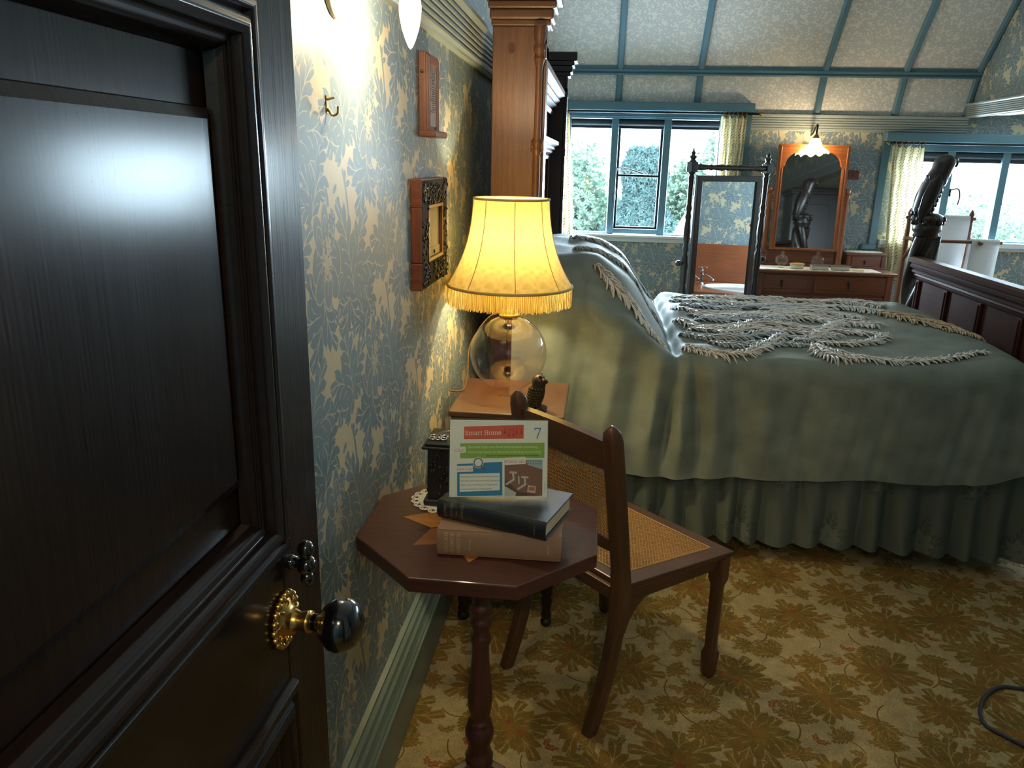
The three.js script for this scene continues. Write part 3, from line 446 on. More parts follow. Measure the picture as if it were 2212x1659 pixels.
// curtains: gathered cloth on rings
function curtain(label, x0, x1, b0, b1, yTop, yBot, z, folds, rings, seed) {
  const t = thing('curtain', label, 'curtain', [(x0 + x1) / 2, yBot, z], 'chintz window curtains');
  part(t, 'cloth', sheet(folds * 12, 40, (u, v) => {
    const y = lerp(yBot, yTop, v), k = 1 - v, a = lerp(b0, x0, v), b = lerp(b1, x1, v), w = u + 0.02 * wobble(u * 5 + k * 1.3, seed);
    const amp = lerp(0.034, 0.016, v) * (1 + 0.3 * wobble(u * 4, seed + 1));
    return [lerp(a, b, u) + 0.012 * Math.sin(w * folds * 6.283 * 0.5 + 1) * k, y + (v > 0.97 ? 0.010 * Math.sin(u * folds * 6.283) : 0), z + amp * Math.sin(w * folds * 6.283) + 0.006 * wobble(u * 9 + k * 3, seed + 2), u * (x1 - x0) * 2.4, y];
  }), M.chintz);
  for (let i = 0; i < rings; i++) { const g = new THREE.TorusGeometry(0.021, 0.0035, 6, 16); g.rotateY(Math.PI / 2 + 0.3); g.translate(lerp(x0 + 0.012, x1 - 0.012, i / (rings - 1)), yTop + 0.016, z); part(t, 'ring', g, M.oldBrass); }
}
curtain('cream sprigged curtain beside the dark far bedpost', -0.375, -0.285, -0.375, -0.205, 1.965, 0.95, ZF + 0.085, 3, 3, 1);
curtain('cream sprigged curtain hanging behind the cheval mirror', 0.864, 1.055, 0.875, 1.035, 1.962, 0.955, ZF + 0.085, 4, 6, 12);
curtain('long cream sprigged curtain between the dressing table and the carved owl post', 2.135, 2.365, 2.198, 2.425, 1.776, 0.78, ZF + 0.085, 4, 6, 23);
// ---------------------------------------------------------------- the open door, close on the left
{
  const F = -0.370, T = 0.045, zf = -0.912, zh = -0.09, d = structure('door_1', [F, 0, zh]); d.rotation.y = -0.9 * D2R;
  const face = (y0, y1, z0, z1, g) => box(F - T, F, y0, y1, z0, z1, 0.003, g);
  part(d, 'stile', face(0.01, 2.08, zf, -0.798, 'y'), M.doorWood); part(d, 'stile', face(0.01, 2.08, -0.204, zh, 'y'), M.doorWood);
  for (const [y0, y1] of [[0.01, 0.24], [0.965, 1.15], [1.748, 2.08]]) part(d, 'rail', face(y0, y1, -0.798, -0.204, 'z'), M.doorWood);
  // raised panels, their bevels and the heavy mouldings round them
  for (const [y0, y1] of [[0.24, 0.965], [1.15, 1.748]]) {
    const z0 = -0.798, z1 = -0.204, sh = new THREE.Shape([[z0, y0], [z1, y0], [z1, y1], [z0, y1]].map((p) => new THREE.Vector2(...p)));
    const p = part(d, 'panel', (() => {
      const m = 0.064, n = 0.104, b = 0.012, X = F - 0.022, Y = F - 0.010, pts = [[z0, y0, z1, y1, X], [z0 + m, y0 + n, z1 - m, y1 - n, X], [z0 + m + 0.002, y0 + n + 0.002, z1 - m - 0.002, y1 - n - 0.002, X + 0.008], [z0 + m + b, y0 + n + b, z1 - m - b, y1 - n - b, Y]];
      const pos = [], idx = [];
      pts.forEach(([a, c, e, f, x]) => pos.push(x, c, a, x, c, e, x, f, e, x, f, a));
      for (let k = 0; k < 3; k++) for (let i = 0; i < 4; i++) { const a = k * 4 + i, bq = k * 4 + (i + 1) % 4; idx.push(a, a + 4, bq, bq, a + 4, bq + 4); }
      idx.push(12, 14, 13, 12, 15, 14);
      let g = new THREE.BufferGeometry(); g.setAttribute('position', new THREE.Float32BufferAttribute(pos, 3)); g.setIndex(idx); g = g.toNonIndexed(); g.computeVertexNormals();
      const nn = g.attributes.normal; for (let i = 0; i < nn.count; i++) if (nn.getX(i) < 0) nn.setXYZ(i, -nn.getX(i), -nn.getY(i), -nn.getZ(i));
      return uvBox(g, 'y');
    })(), M.doorWood);
    const prof = [[-0.02, 0], [0.010, 0], [0.013, 0.006], [0.010, 0.012], [0.004, 0.015], [0.012, 0.020], [0.016, 0.028], [0.012, 0.036], [0.002, 0.040], [0.000, 0.046], [-0.008, 0.052], [-0.02, 0.056]];
    const O = V(1, 0, 0);
    const run = new THREE.CatmullRomCurve3(prof.map(([a, b]) => V(a, b, 0)), false, 'centripetal').getPoints(44), pos = [], idx = [];   // mitred at the corners
    run.forEach(({ x: o, y: i }) => pos.push(F + o, y0 + i, z0 + i, F + o, y0 + i, z1 - i, F + o, y1 - i, z1 - i, F + o, y1 - i, z0 + i));
    for (let k = 0; k < run.length - 1; k++) for (let i = 0; i < 4; i++) { const a = k * 4 + i, b = k * 4 + (i + 1) % 4; idx.push(a, a + 4, b, b, a + 4, b + 4); }
    let mg = new THREE.BufferGeometry(); mg.setAttribute('position', new THREE.Float32BufferAttribute(pos, 3)); mg.setIndex(idx); mg = toCreasedNormals(mg, 0.9);
    part(p, 'moulding', uvBox(mg, 'z'), M.doorWood);
  }
  const flat = (g, x, y, z) => { g.rotateZ(-Math.PI / 2); g.translate(x, y, z); return g; };
  const ky = 1.06, kz = -0.785;
  const rose = part(d, 'door_knob_plate', (() => { const l = [flat(lathe([[0, 0.016], [0.016, 0.016], [0.018, 0.010], [0.027, 0.006], [0.030, 0.002], [0.030, 0], [0, 0]], 28), F, ky, kz)]; for (let i = 0; i < 18; i++) { const a = i / 18 * 6.283; l.push(ball(F + 0.004, ky + Math.sin(a) * 0.031, kz + Math.cos(a) * 0.031, 0.0055, 1, 8)); } for (let i = 0; i < 9; i++) { const a = i / 9 * 6.283; l.push(capTube([[F + 0.006, ky + Math.sin(a) * 0.018, kz + Math.cos(a) * 0.018], [F + 0.009, ky + Math.sin(a + 0.2) * 0.024, kz + Math.cos(a + 0.2) * 0.024], [F + 0.006, ky + Math.sin(a + 0.1) * 0.029, kz + Math.cos(a + 0.1) * 0.029]], 0.0022, 8, 5)); } return l; })(), M.brass, 'ornate brass rose');
  part(rose, 'neck', flat(lathe([[0, 0.026], [0.013, 0.026], [0.0135, 0.020], [0.011, 0.012], [0.014, 0.004], [0.017, 0]], 20), F + 0.012, ky, kz), M.brass);
  part(rose, 'door_knob', flat(lathe([[0.0105, 0], [0.0105, 0.008], [0.012, 0.014], [0.022, 0.020], [0.031, 0.030], [0.0335, 0.040], [0.031, 0.051], [0.024, 0.060], [0.012, 0.066], [0, 0.0675]], 28), F + 0.034, ky, kz), M.ebonyGloss, 'black glossy knob');
  part(d, 'bolt_snib', [flat(lathe([[0, 0.010], [0.007, 0.008], [0.009, 0.002], [0.009, 0]], 16), F, 1.118, -0.82), ball(F + 0.020, 1.137, -0.82, 0.0105, 1.15), ball(F + 0.020, 1.116, -0.82, 0.0125, 1.0), ball(F + 0.020, 1.098, -0.82, 0.0085, 1.2), capTube([[F, 1.118, -0.82], [F + 0.02, 1.118, -0.82]], 0.006, 4, 8)], M.ebonyGloss);
}

// ---------------------------------------------------------------- things on the left wall
{ // wall light: plate, arm, bulb pointing down
  const B = [-0.402, 1.872, -1.655], t = thing('wall_light', 'bare candle bulb wall light with ringed plate above the brass hook', 'wall light', [XL, 1.9, -1.56]);
  const f = (g) => { g.rotateZ(-Math.PI / 2); g.translate(XL, 1.915, -1.555); return g; };
  part(t, 'plate', f(lathe([[0.062, 0], [0.062, 0.006], [0.056, 0.010], [0.053, 0.007], [0.049, 0.012], [0.044, 0.014], [0.041, 0.010], [0.036, 0.016], [0.028, 0.020], [0.014, 0.030], [0, 0.032]], 36)), M.ivory);
  part(t, 'arm', tube([[XL + 0.02, 1.92, -1.555], [XL + 0.06, 1.99, -1.58], [XL + 0.10, 2.03, -1.62], [B[0], 2.02, B[2]], [B[0], 1.985, B[2]]], 0.006, 24, 8), M.oldBrass);
  part(t, 'holder', lathe([[0, 0.03], [0.010, 0.03], [0.016, 0.02], [0.016, -0.03], [0.012, -0.034], [0, -0.034]], 18, [B[0], 1.962, B[2]]), M.oldBrass);
  part(t, 'bulb', lathe([[0, -0.062], [0.004, -0.058], [0.010, -0.045], [0.017, -0.024], [0.0215, 0], [0.0225, 0.018], [0.020, 0.036], [0.014, 0.052], [0.012, 0.066], [0, 0.066]], 24, [B[0], B[1] + 0.004, B[2]]), M.bulb, 'glowing candle bulb');
  const l = new THREE.PointLight(WARM_WHITE, BULB.sconce); l.position.set(...B); l.castShadow = true; l.shadow.radius = 1; l.name = 'sconce_bulb_light'; scene.add(l);
}
{ const t = thing('picture_hook', 'small brass picture hook on the bare wallpaper below the wall light', 'hook', [XL, 1.69, -1.49]);
  part(t, 'plate', box(XL, XL + 0.002, 1.68, 1.712, -1.497, -1.485, 0.0008, 'y'), M.brass); part(t, 'hook', capTube([[XL + 0.002, 1.688, -1.491], [XL + 0.010, 1.676, -1.491], [XL + 0.020, 1.680, -1.491], [XL + 0.022, 1.692, -1.491]], 0.0022, 14, 6), M.brass); part(t, 'nail', capTube([[XL, 1.704, -1.491], [XL + 0.014, 1.708, -1.491]], 0.0022, 4, 6), M.brass); }
{ // narrow wooden thermometer case
  const y0 = 1.672, y1 = 1.888, z0 = -2.245, z1 = -2.39, X = XL + 0.04;
  const t = thing('wall_thermometer', 'narrow brown wooden thermometer case hung above the carved frame', 'thermometer', [XL, y0, -2.31]);
  part(t, 'case', [box(XL, XL + 0.022, y0, y1, z1, z0, 0.003, 'y')], M.frameWood);
  for (const [a, b] of [[z0 - 0.028, z0], [z1, z1 + 0.028]]) part(t, 'side_rail', [box(XL + 0.02, X - 0.012, y0 + 0.006, y1 - 0.006, a, b, 0.003, 'y'), box(X - 0.014, X - 0.009, y0 + 0.012, y1 - 0.012, a + 0.009, b - 0.009, 0.002, 'y')], M.frameWood);
  part(t, 'top_rail', bar(V(XL + 0.015, y1 - 0.018, z0 - 0.01), V(XL + 0.015, y1 - 0.018, z1 + 0.01), 0.03, 0.026, 0.004), M.frameWood); part(t, 'bottom_ledge', box(XL, X + 0.012, y0 - 0.010, y0 + 0.008, z1 - 0.008, z0 + 0.008, 0.004, 'z'), M.frameWood);
  const sc = part(t, 'scale', box(XL + 0.02, XL + 0.026, y0 + 0.02, y1 - 0.03, z1 + 0.028, z0 - 0.028, 0.001, 'y'), M.silver);
  for (let i = 0; i < 18; i++) part(sc, 'scale_mark', box(XL + 0.026, XL + 0.0275, y0 + 0.06 + i * 0.006, y0 + 0.0622 + i * 0.006, z1 + 0.042, z0 - (i % 5 ? 0.06 : 0.045), 0), M.ebony);
  part(t, 'glass_tube', capTube([[XL + 0.031, y0 + 0.03, -2.318], [XL + 0.031, y1 - 0.04, -2.318]], 0.0035, 4, 10), M.jarGlass); part(t, 'peg', capTube([[XL + 0.01, 1.835, z0 + 0.002], [XL + 0.014, 1.835, z0 + 0.014]], 0.004, 4, 8), M.frameWood);
}
{ // carved frame with a cream mount
  const y0 = 1.240, y1 = 1.549, z0 = -2.135, z1 = -2.485, X = XL + 0.032, t = thing('framed_picture', 'deeply carved dark wooden picture frame with cream mount by the lampshade', 'picture frame', [XL, y0, -2.31]);
  const w = 0.078;
  part(t, 'frame', [box(XL, X, y0, y0 + w, z1, z0, 0.003, 'z'), box(XL, X, y1 - w, y1, z1, z0, 0.003, 'z'), box(XL, X, y0 + w, y1 - w, z0 - w, z0, 0.003, 'y'), box(XL, X, y0 + w, y1 - w, z1, z1 + w, 0.003, 'y')], M.frameWood);
  const r = seeded(42), scr = [], hi = [];
  for (let i = 0; i < 210; i++) {
    const side = r() < 0.5, s = r(), q = (r() * 0.8 + 0.1) * w; let y, z;
    if (side) { y = lerp(y0 + 0.006, y1 - 0.006, s); z = r() < 0.5 ? z0 - q : z1 + q; } else { z = lerp(z0 - 0.006, z1 + 0.006, s); y = r() < 0.5 ? y0 + q : y1 - q; }
    const a = r() * 6.28, R = 0.006 + r() * 0.006, n = 6, pts = []; for (let k = 0; k <= n; k++) { const f = k / n, aa = a + f * 3.6; pts.push([X - 0.001 + 0.0055 * Math.sin(f * 3.1), y + Math.cos(aa) * R * (1 - f * 0.5), z + Math.sin(aa) * R * (1 - f * 0.5)]); }
    (r() < 0.5 ? scr : hi).push(tube(pts, 0.0021, 8, 5));
  }
  const c1 = part(t, 'carving', scr, M.chevalWood, 'dark carved scrolls'), c2 = part(t, 'carving_highlights', hi, M.bronze, 'gilded carved scrolls'); c1.userData.kind = c2.userData.kind = 'stuff';
  part(t, 'ground', [box(X - 0.001, X + 0.0012, y0 + 0.004, y0 + w - 0.003, z1 + 0.004, z0 - 0.004, 0), box(X - 0.001, X + 0.0012, y1 - w + 0.003, y1 - 0.004, z1 + 0.004, z0 - 0.004, 0), box(X - 0.001, X + 0.0012, y0 + w - 0.003, y1 - w + 0.003, z0 - w + 0.003, z0 - 0.004, 0), box(X - 0.001, X + 0.0012, y0 + w - 0.003, y1 - w + 0.003, z1 + 0.004, z1 + w - 0.003, 0)], std({ color: rgb(24, 18, 14), roughness: 0.85 }));
  part(t, 'inner_slip', [box(X - 0.012, X + 0.004, y0 + w - 0.005, y0 + w + 0.006, z1 + w - 0.005, z0 - w + 0.005, 0.002, 'z'), box(X - 0.012, X + 0.004, y1 - w - 0.006, y1 - w + 0.005, z1 + w - 0.005, z0 - w + 0.005, 0.002, 'z'), box(X - 0.012, X + 0.004, y0 + w, y1 - w, z0 - w - 0.006, z0 - w + 0.005, 0.002, 'y'), box(X - 0.012, X + 0.004, y0 + w, y1 - w, z1 + w - 0.005, z1 + w + 0.006, 0.002, 'y')], M.frameWood);
  part(t, 'picture', box(XL + 0.020, XL + 0.024, y0 + w - 0.004, y1 - w + 0.004, z1 + w - 0.004, z0 - w + 0.004, 0), std({ color: rgb(222, 206, 164), roughness: 0.7 }));
  part(t, 'caption_plate', box(XL + 0.023, XL + 0.028, y0 + w + 0.006, y0 + w + 0.030, z1 + w + 0.01, z0 - w - 0.01, 0.001, 'z'), std({ color: rgb(196, 178, 136), roughness: 0.6 })); part(t, 'keyhole', ball(XL + 0.028, y0 + w + 0.017, -2.31, 0.004, 1.6, 8), M.ebony);
}
// ---------------------------------------------------------------- bedside cupboard, lamp and brass owl
{
  const x0 = -0.472, x1 = -0.085, z0 = -2.815, z1 = -2.40, h = 0.80, t = thing('bedside_cupboard', 'small polished wooden bedside cupboard under the fringed lamp', 'bedside table', [-0.28, 0, -2.6]);
  part(t, 'top', box(x0, x1, h - 0.022, h, z0, z1, 0.006), M.standWood); part(t, 'top_moulding', [box(x0 + 0.008, x1 - 0.008, h - 0.036, h - 0.022, z0 + 0.008, z1 - 0.008, 0.005), box(x0 + 0.016, x1 - 0.016, h - 0.048, h - 0.036, z0 + 0.016, z1 - 0.016, 0.004)], M.standDark);
  part(t, 'body', box(x0 + 0.024, x1 - 0.024, 0.19, h - 0.046, z0 + 0.024, z1 - 0.024, 0.004, 'y'), M.standDark);
  const d = part(t, 'door', [box(x0 + 0.045, x0 + 0.095, 0.24, 0.72, z1 - 0.026, z1 - 0.010, 0.003, 'y'), box(x1 - 0.095, x1 - 0.045, 0.24, 0.72, z1 - 0.026, z1 - 0.010, 0.003, 'y'), box(x0 + 0.09, x1 - 0.09, 0.66, 0.72, z1 - 0.026, z1 - 0.010, 0.003), box(x0 + 0.09, x1 - 0.09, 0.24, 0.30, z1 - 0.026, z1 - 0.010, 0.003), box(x0 + 0.09, x1 - 0.09, 0.30, 0.66, z1 - 0.026, z1 - 0.019, 0.001, 'y')], M.standDark); part(d, 'knob', ball(x1 - 0.07, 0.5, z1 + 0.002, 0.012), M.brass);
  for (const x of [x0 + 0.05, x1 - 0.035]) for (const z of [z0 + 0.045, z1 - 0.03]) { const l = part(t, 'leg', lathe([[0.016, 0.032], [0.020, 0.045], [0.015, 0.055], [0.017, 0.075], [0.021, 0.105], [0.015, 0.118], [0.021, 0.130], [0.021, 0.195]], 16, [x, 0, z]), M.bedBlack); part(l, 'caster', [lathe([[0, 0], [0.014, 0], [0.020, 0.010], [0.020, 0.020], [0.013, 0.034], [0, 0.034]], 16, [x, 0, z])], M.ebony); }
}
const LC = [-0.303, 0.80, -2.655];
{
  const [x, y, z] = LC, t = thing('table_lamp', 'lit table lamp with clear glass globe base and fringed yellow bell shade', 'lamp', LC);
  // the thin blown globe: foot ring, ball, neck
  const ball_ = []; const R = 0.136, cy = y + 0.145; for (let i = 0; i <= 26; i++) { const a = lerp(-1.16, 1.31, i / 26); ball_.push([Math.cos(a) * R, cy + Math.sin(a) * R - y]); }
  part(t, 'glass_globe', lathe([[0, 0.004], [0.052, 0.003], [0.056, 0.0], [0.0575, 0.004], ...ball_], 56, [x, y, z]), M.globe, 'clear glass globe');
  const by = y + 0.278;
  part(t, 'brass_cap', lathe([[0.0, -0.002], [0.030, -0.002], [0.036, 0.002], [0.036, 0.008], [0.030, 0.012], [0.032, 0.018], [0.022, 0.026], [0.014, 0.034], [0.012, 0.05], [0.012, 0.165], [0.015, 0.17], [0.015, 0.185], [0, 0.185]], 28, [x, by, z]), M.brass, 'brass cap');
  part(t, 'plug', lathe([[0, -0.030], [0.012, -0.028], [0.018, -0.020], [0.013, -0.012], [0.020, -0.004], [0.020, 0], [0, 0]], 20, [x, by, z]), M.jarGlass);
  const b0 = y + 0.515, bulb = part(t, 'bulb', lathe([[0, 0.058], [0.016, 0.054], [0.026, 0.042], [0.030, 0.026], [0.027, 0.010], [0.018, -0.010], [0.014, -0.026], [0.013, -0.06], [0, -0.06]], 22, [x, b0, z]), M.bulb, 'glowing bulb');
  // bell shade of eight panels
  const yT = 1.480, yB = 1.188, prof = (s) => { const k = 1 - s; return 0.128 + (0.217 - 0.128) * (0.18 * k + 0.82 * k ** 2.5); }, N = 8;
  part(t, 'lamp_shade', sheet(96, 26, (u, v) => { const a = u * 6.2832 - 0.2, f = (u * N) % 1, sag = 1 - 0.022 * Math.sin(f * Math.PI), r = prof(v) * sag; return [x + Math.cos(a) * r, lerp(yB, yT, v), z + Math.sin(a) * r, u * 1.2, v * 0.3]; }), M.shade, 'yellow bell shade of eight panels');
  for (let k = 0; k < N; k++) { const a = k / N * 6.2832 - 0.2, pts = []; for (let i = 0; i <= 10; i++) { const r = prof(i / 10) + 0.0006; pts.push([x + Math.cos(a) * r, lerp(yB, yT, i / 10), z + Math.sin(a) * r]); } part(t, 'seam', tube(pts, 0.0014, 16, 5), M.shadeTrim); }
  for (const [yy, r, q] of [[yB, 0.2165, 0.0048], [yT, 0.1275, 0.0042]]) { const g = new THREE.TorusGeometry(r, q, 8, 72); g.rotateX(Math.PI / 2); g.translate(x, yy, z); part(t, 'braid', g, M.shadeTrim); }
  const rr = seeded(6), thr = []; for (let i = 0; i < 420; i++) { const a = i / 420 * 6.2832, r = 0.2155 - 0.0015 * (i % 2), L = 0.055 + rr() * 0.009, w = (rr() - 0.5) * 0.012; const p = (k) => { const aa = a + w * k * k; return [x + Math.cos(aa) * (r + 0.001 * Math.sin(k * 3 + i)), yB - 0.002 - L * k, z + Math.sin(aa) * (r + 0.001 * Math.sin(k * 3 + i))]; }; thr.push(tube([p(0), p(0.5), p(1)], 0.0015, 4, 4)); }
  part(t, 'fringe', thr, M.fringe, 'yellow looped fringe').userData.kind = 'stuff';
  part(t, 'shade_carrier', [0, 1, 2].map((k) => { const a = k * 2.094 + 0.6; return tube([[x, yT - 0.03, z], [x + Math.cos(a) * 0.06, yT - 0.03, z + Math.sin(a) * 0.06], [x + Math.cos(a) * 0.127, yT - 0.002, z + Math.sin(a) * 0.127]], 0.0018, 10, 5); }).concat([tube([[x + 0.014, by + 0.15, z], [x + 0.045, b0 + 0.01, z], [x + 0.03, yT - 0.05, z], [x, yT - 0.03, z]], 0.0018, 16, 5)]), M.brass);
  part(t, 'flex', tube([[x - 0.02, by + 0.02, z - 0.02], [x - 0.09, by - 0.03, z - 0.07], [x - 0.15, cy, z - 0.06], [x - 0.150, y + 0.06, z - 0.02], [x - 0.155, y + 0.010, z + 0.02], [x - 0.175, y + 0.006, z + 0.05], [x - 0.205, y + 0.008, z + 0.05]], 0.003, 30, 6), M.flexBrown);
  const l = new THREE.PointLight(WARM, BULB.bedside); l.position.set(x, b0 + 0.02, z); l.castShadow = true; l.shadow.radius = 1.3; l.name = 'bedside_bulb_light'; scene.add(l);
}
{ // brass owl figurine seen from behind, looking to the right
  const x = -0.180, z = -2.468, y = 0.80, t = thing('owl_figurine', 'small brass owl figurine standing before the glass lamp', 'figurine', [x, y, z]);
  const g = loft([[x - 0.020, y + 0.002, z, 0.010, 0.010], [x - 0.018, y + 0.006, z, 0.022, 0.020], [x - 0.012, y + 0.022, z, 0.027, 0.024], [x - 0.006, y + 0.045, z, 0.029, 0.026], [x - 0.002, y + 0.066, z, 0.028, 0.025], [x + 0.001, y + 0.080, z, 0.024, 0.022], [x + 0.003, y + 0.088, z, 0.0235, 0.022], [x + 0.004, y + 0.100, z, 0.025, 0.023], [x + 0.004, y + 0.112, z, 0.022, 0.021], [x + 0.004, y + 0.120, z, 0.013, 0.013], [x + 0.004, y + 0.123, z, 0.003, 0.003]], 22);
  part(t, 'body', g, M.bronze);
  const fe = []; for (let k = 0; k < 7; k++) for (let i = 0; i < 11; i++) { const a = 1.0 + (i + (k % 2) * 0.5) / 11 * 4.3, yy = y + 0.016 + k * 0.0095, cx = x - 0.014 + k * 0.0022, q = ball(cx + Math.cos(a) * 0.0265, yy, z + Math.sin(a) * 0.0240, 0.0042, 1.5, 7); fe.push(q); }
  part(t, 'feathers', fe, M.bronze).userData.kind = 'stuff';
  part(t, 'beak', ball(x + 0.028, y + 0.100, z + 0.003, 0.006, 1.4, 8), M.bronze); for (const s of [-1, 1]) { part(t, 'eye', ball(x + 0.018, y + 0.106, z + s * 0.014, 0.007, 1, 10), M.oldBrass); part(t, 'ear_tuft', ball(x + 0.008, y + 0.118, z + s * 0.016, 0.006, 1.2, 8), M.bronze); part(t, 'foot', [0, 1, 2].map((k) => capTube([[x + 0.002, y + 0.012, z + s * 0.010], [x + 0.018, y + 0.010, z + s * 0.012 + (k - 1) * 0.006], [x + 0.030, y + 0.003, z + s * 0.013 + (k - 1) * 0.010]], 0.0036, 8, 6)), M.bronze); }
  part(t, 'tail', loft([[x - 0.030, y + 0.001, z, 0.014, 0.013], [x - 0.024, y + 0.012, z, 0.014, 0.015], [x - 0.016, y + 0.03, z, 0.012, 0.014]], 14), M.bronze);
}

// ---------------------------------------------------------------- octagonal table
const TB = { x: -0.2455, z: -1.677, h: 0.762, a: 0.277 };
{
  const { x, z, h, a } = TB, R = a / Math.cos(Math.PI / 8), t = thing('octagonal_table', 'polished octagonal tripod table with inlaid star top beside the open door', 'table', [x, 0, z]);
  const oct = (r, y0, y1, bev = 0.003) => { const p = []; for (let k = 0; k < 8; k++) { const q = Math.PI / 8 + k * Math.PI / 4; p.push([Math.cos(q) * r, Math.sin(q) * r]); } const g = outline(p, y1 - y0, bev); g.rotateX(-Math.PI / 2); g.translate(x, y0, z); return g; };
  part(t, 'top', oct(R, h - 0.034, h), M.tableWood);
  part(t, 'underframe', oct(R * 0.9, h - 0.046, h - 0.034, 0.002), M.tableWood);
  // parquetry star: kite-shaped veneers in two tones, flush but for a hair
  for (let k = 0; k < 8; k++) { const q = k * Math.PI / 4 + 0.0, kite = (r0, r1, r2, w) => [[Math.cos(q) * r0, Math.sin(q) * r0], [Math.cos(q - w) * r1, Math.sin(q - w) * r1], [Math.cos(q) * r2, Math.sin(q) * r2], [Math.cos(q + w) * r1, Math.sin(q + w) * r1]];
    const g = outline(kite(0.004, 0.125, 0.196, 0.375), 0.0008, 0.0002); g.rotateX(-Math.PI / 2); g.rotateZ(0); g.translate(x, h, z); part(t, 'inlay', g, k % 2 ? M.inlayMid : M.inlayLight); }
  for (let k = 0; k < 8; k++) { const q = (k + 0.5) * Math.PI / 4, g = outline([[Math.cos(q - 0.39) * 0.128, Math.sin(q - 0.39) * 0.128], [Math.cos(q) * 0.158, Math.sin(q) * 0.158], [Math.cos(q + 0.39) * 0.128, Math.sin(q + 0.39) * 0.128], [Math.cos(q) * 0.062, Math.sin(q) * 0.062]], 0.0005, 0.0001); g.rotateX(-Math.PI / 2); g.translate(x, h, z); part(t, 'inlay', g, M.inlayDark); }
  part(t, 'pedestal', lathe([[0.024, 0.02], [0.034, 0.026], [0.034, 0.050], [0.027, 0.060], [0.036, 0.072], [0.037, 0.088], [0.028, 0.098], [0.031, 0.106], [0.027, 0.114], [0.031, 0.128], [0.037, 0.150], [0.038, 0.165], [0.034, 0.182], [0.029, 0.188], [0.032, 0.194], [0.029, 0.200], [0.024, 0.208], [0.027, 0.216], [0.031, 0.240], [0.0325, 0.265], [0.030, 0.300], [0.025, 0.350], [0.0215, 0.400], [0.021, 0.424], [0.024, 0.430], [0.0265, 0.442], [0.024, 0.453], [0.020, 0.460], [0.021, 0.474], [0.024, 0.478], [0.028, 0.490], [0.024, 0.501], [0.020, 0.508], [0.024, 0.514], [0.029, 0.527], [0.024, 0.539], [0.020, 0.546], [0.021, 0.560], [0.026, 0.590], [0.028, 0.63], [0.046, 0.672], [0.060, 0.690], [0.090, 0.712], [0.090, 0.720]], 30, [x, 0, z]), M.tableWood);
  for (const q of [Math.PI / 2 + 0.145, -Math.PI / 6 + 0.145, -5 * Math.PI / 6 + 0.145]) { const dx = Math.cos(q), dz = -Math.sin(q), pts = [[0.02, 0.066, 0.026], [0.07, 0.060, 0.024], [0.13, 0.040, 0.021], [0.18, 0.018, 0.019], [0.205, 0.0125, 0.017], [0.22, 0.0125, 0.014]];
    const l = []; for (let i = 0; i < pts.length - 1; i++) l.push(bar(V(x + dx * pts[i][0], pts[i][1], z + dz * pts[i][0]), V(x + dx * (pts[i + 1][0] + 0.006), pts[i + 1][1], z + dz * (pts[i + 1][0] + 0.006)), pts[i][2], 0.024, 0.006)); part(t, 'leg', l, M.tableWood); }
}
// ---------------------------------------------------------------- books, box, doily and sign on the table
function bookLettering(lines, w, h, ink) { return paint(1024, Math.round(1024 * h / w), (c, W, H) => { c.clearRect(0, 0, W, H); for (const [txt, x, y, size, rot] of lines) { c.save(); c.translate(x * W, y * H); c.rotate(rot ?? 0); c.font = `bold ${size * H}px serif`; c.textAlign = 'center'; c.textBaseline = 'middle'; c.fillStyle = ink; c.fillText(txt, 0, 0); c.restore(); } }); }
function book(name, label, w, d, hh, pos, turn, coverMat, letters, ink) {       // lies flat, spine towards +z
  const t = localThing(name, label, 'book', pos, turn, undefined);
  part(t, 'page_block', box(-w / 2 + 0.006, w / 2 - 0.006, 0.004, hh - 0.004, -d / 2 + 0.006, d / 2 - 0.008, 0.002), M.pages);
  part(t, 'cover', [box(-w / 2, w / 2, 0, 0.0045, -d / 2, d / 2 - 0.004, 0.0015), box(-w / 2, w / 2, hh - 0.0045, hh, -d / 2, d / 2 - 0.004, 0.0015)], coverMat);
  const sp = part(t, 'spine', sheet(2, 12, (u, v) => { const a = (v - 0.5) * Math.PI; return [lerp(-w / 2, w / 2, u), hh / 2 + Math.sin(a) * hh / 2, d / 2 - 0.008 + Math.cos(a) * 0.010, u * w, v * hh]; }), coverMat);
  const tex = bookLettering(letters, w, hh, ink);
  part(sp, 'lettering', sheet(2, 12, (u, v) => { const a = (v - 0.5) * Math.PI * 0.96; return [lerp(-w / 2, w / 2, u), hh / 2 + Math.sin(a) * hh / 2, d / 2 - 0.0077 + Math.cos(a) * 0.010, u, 0.5 + 0.5 * Math.sin(a)]; }), std({ map: tex, alphaTest: 0.4, roughness: 0.5, metalness: 0.3 }));
  return t;
}
const b1h = 0.062, b2h = 0.043;
book('book', 'thick faded brown cloth book lying at the bottom of the pile', 0.272, 0.185, b1h, [-0.186, TB.h + 0.001, -1.598], 0.02, M.clothBrown, [['ENGLISH', 0.075, 0.5, 0.17, -Math.PI / 2], ['FLOWER', 0.125, 0.5, 0.17, -Math.PI / 2], ['GARDEN', 0.175, 0.5, 0.17, -Math.PI / 2], ['ROBINSON', 0.27, 0.5, 0.085, -Math.PI / 2], ['MURRAY', 0.90, 0.5, 0.08, -Math.PI / 2]], '#cdb58c');
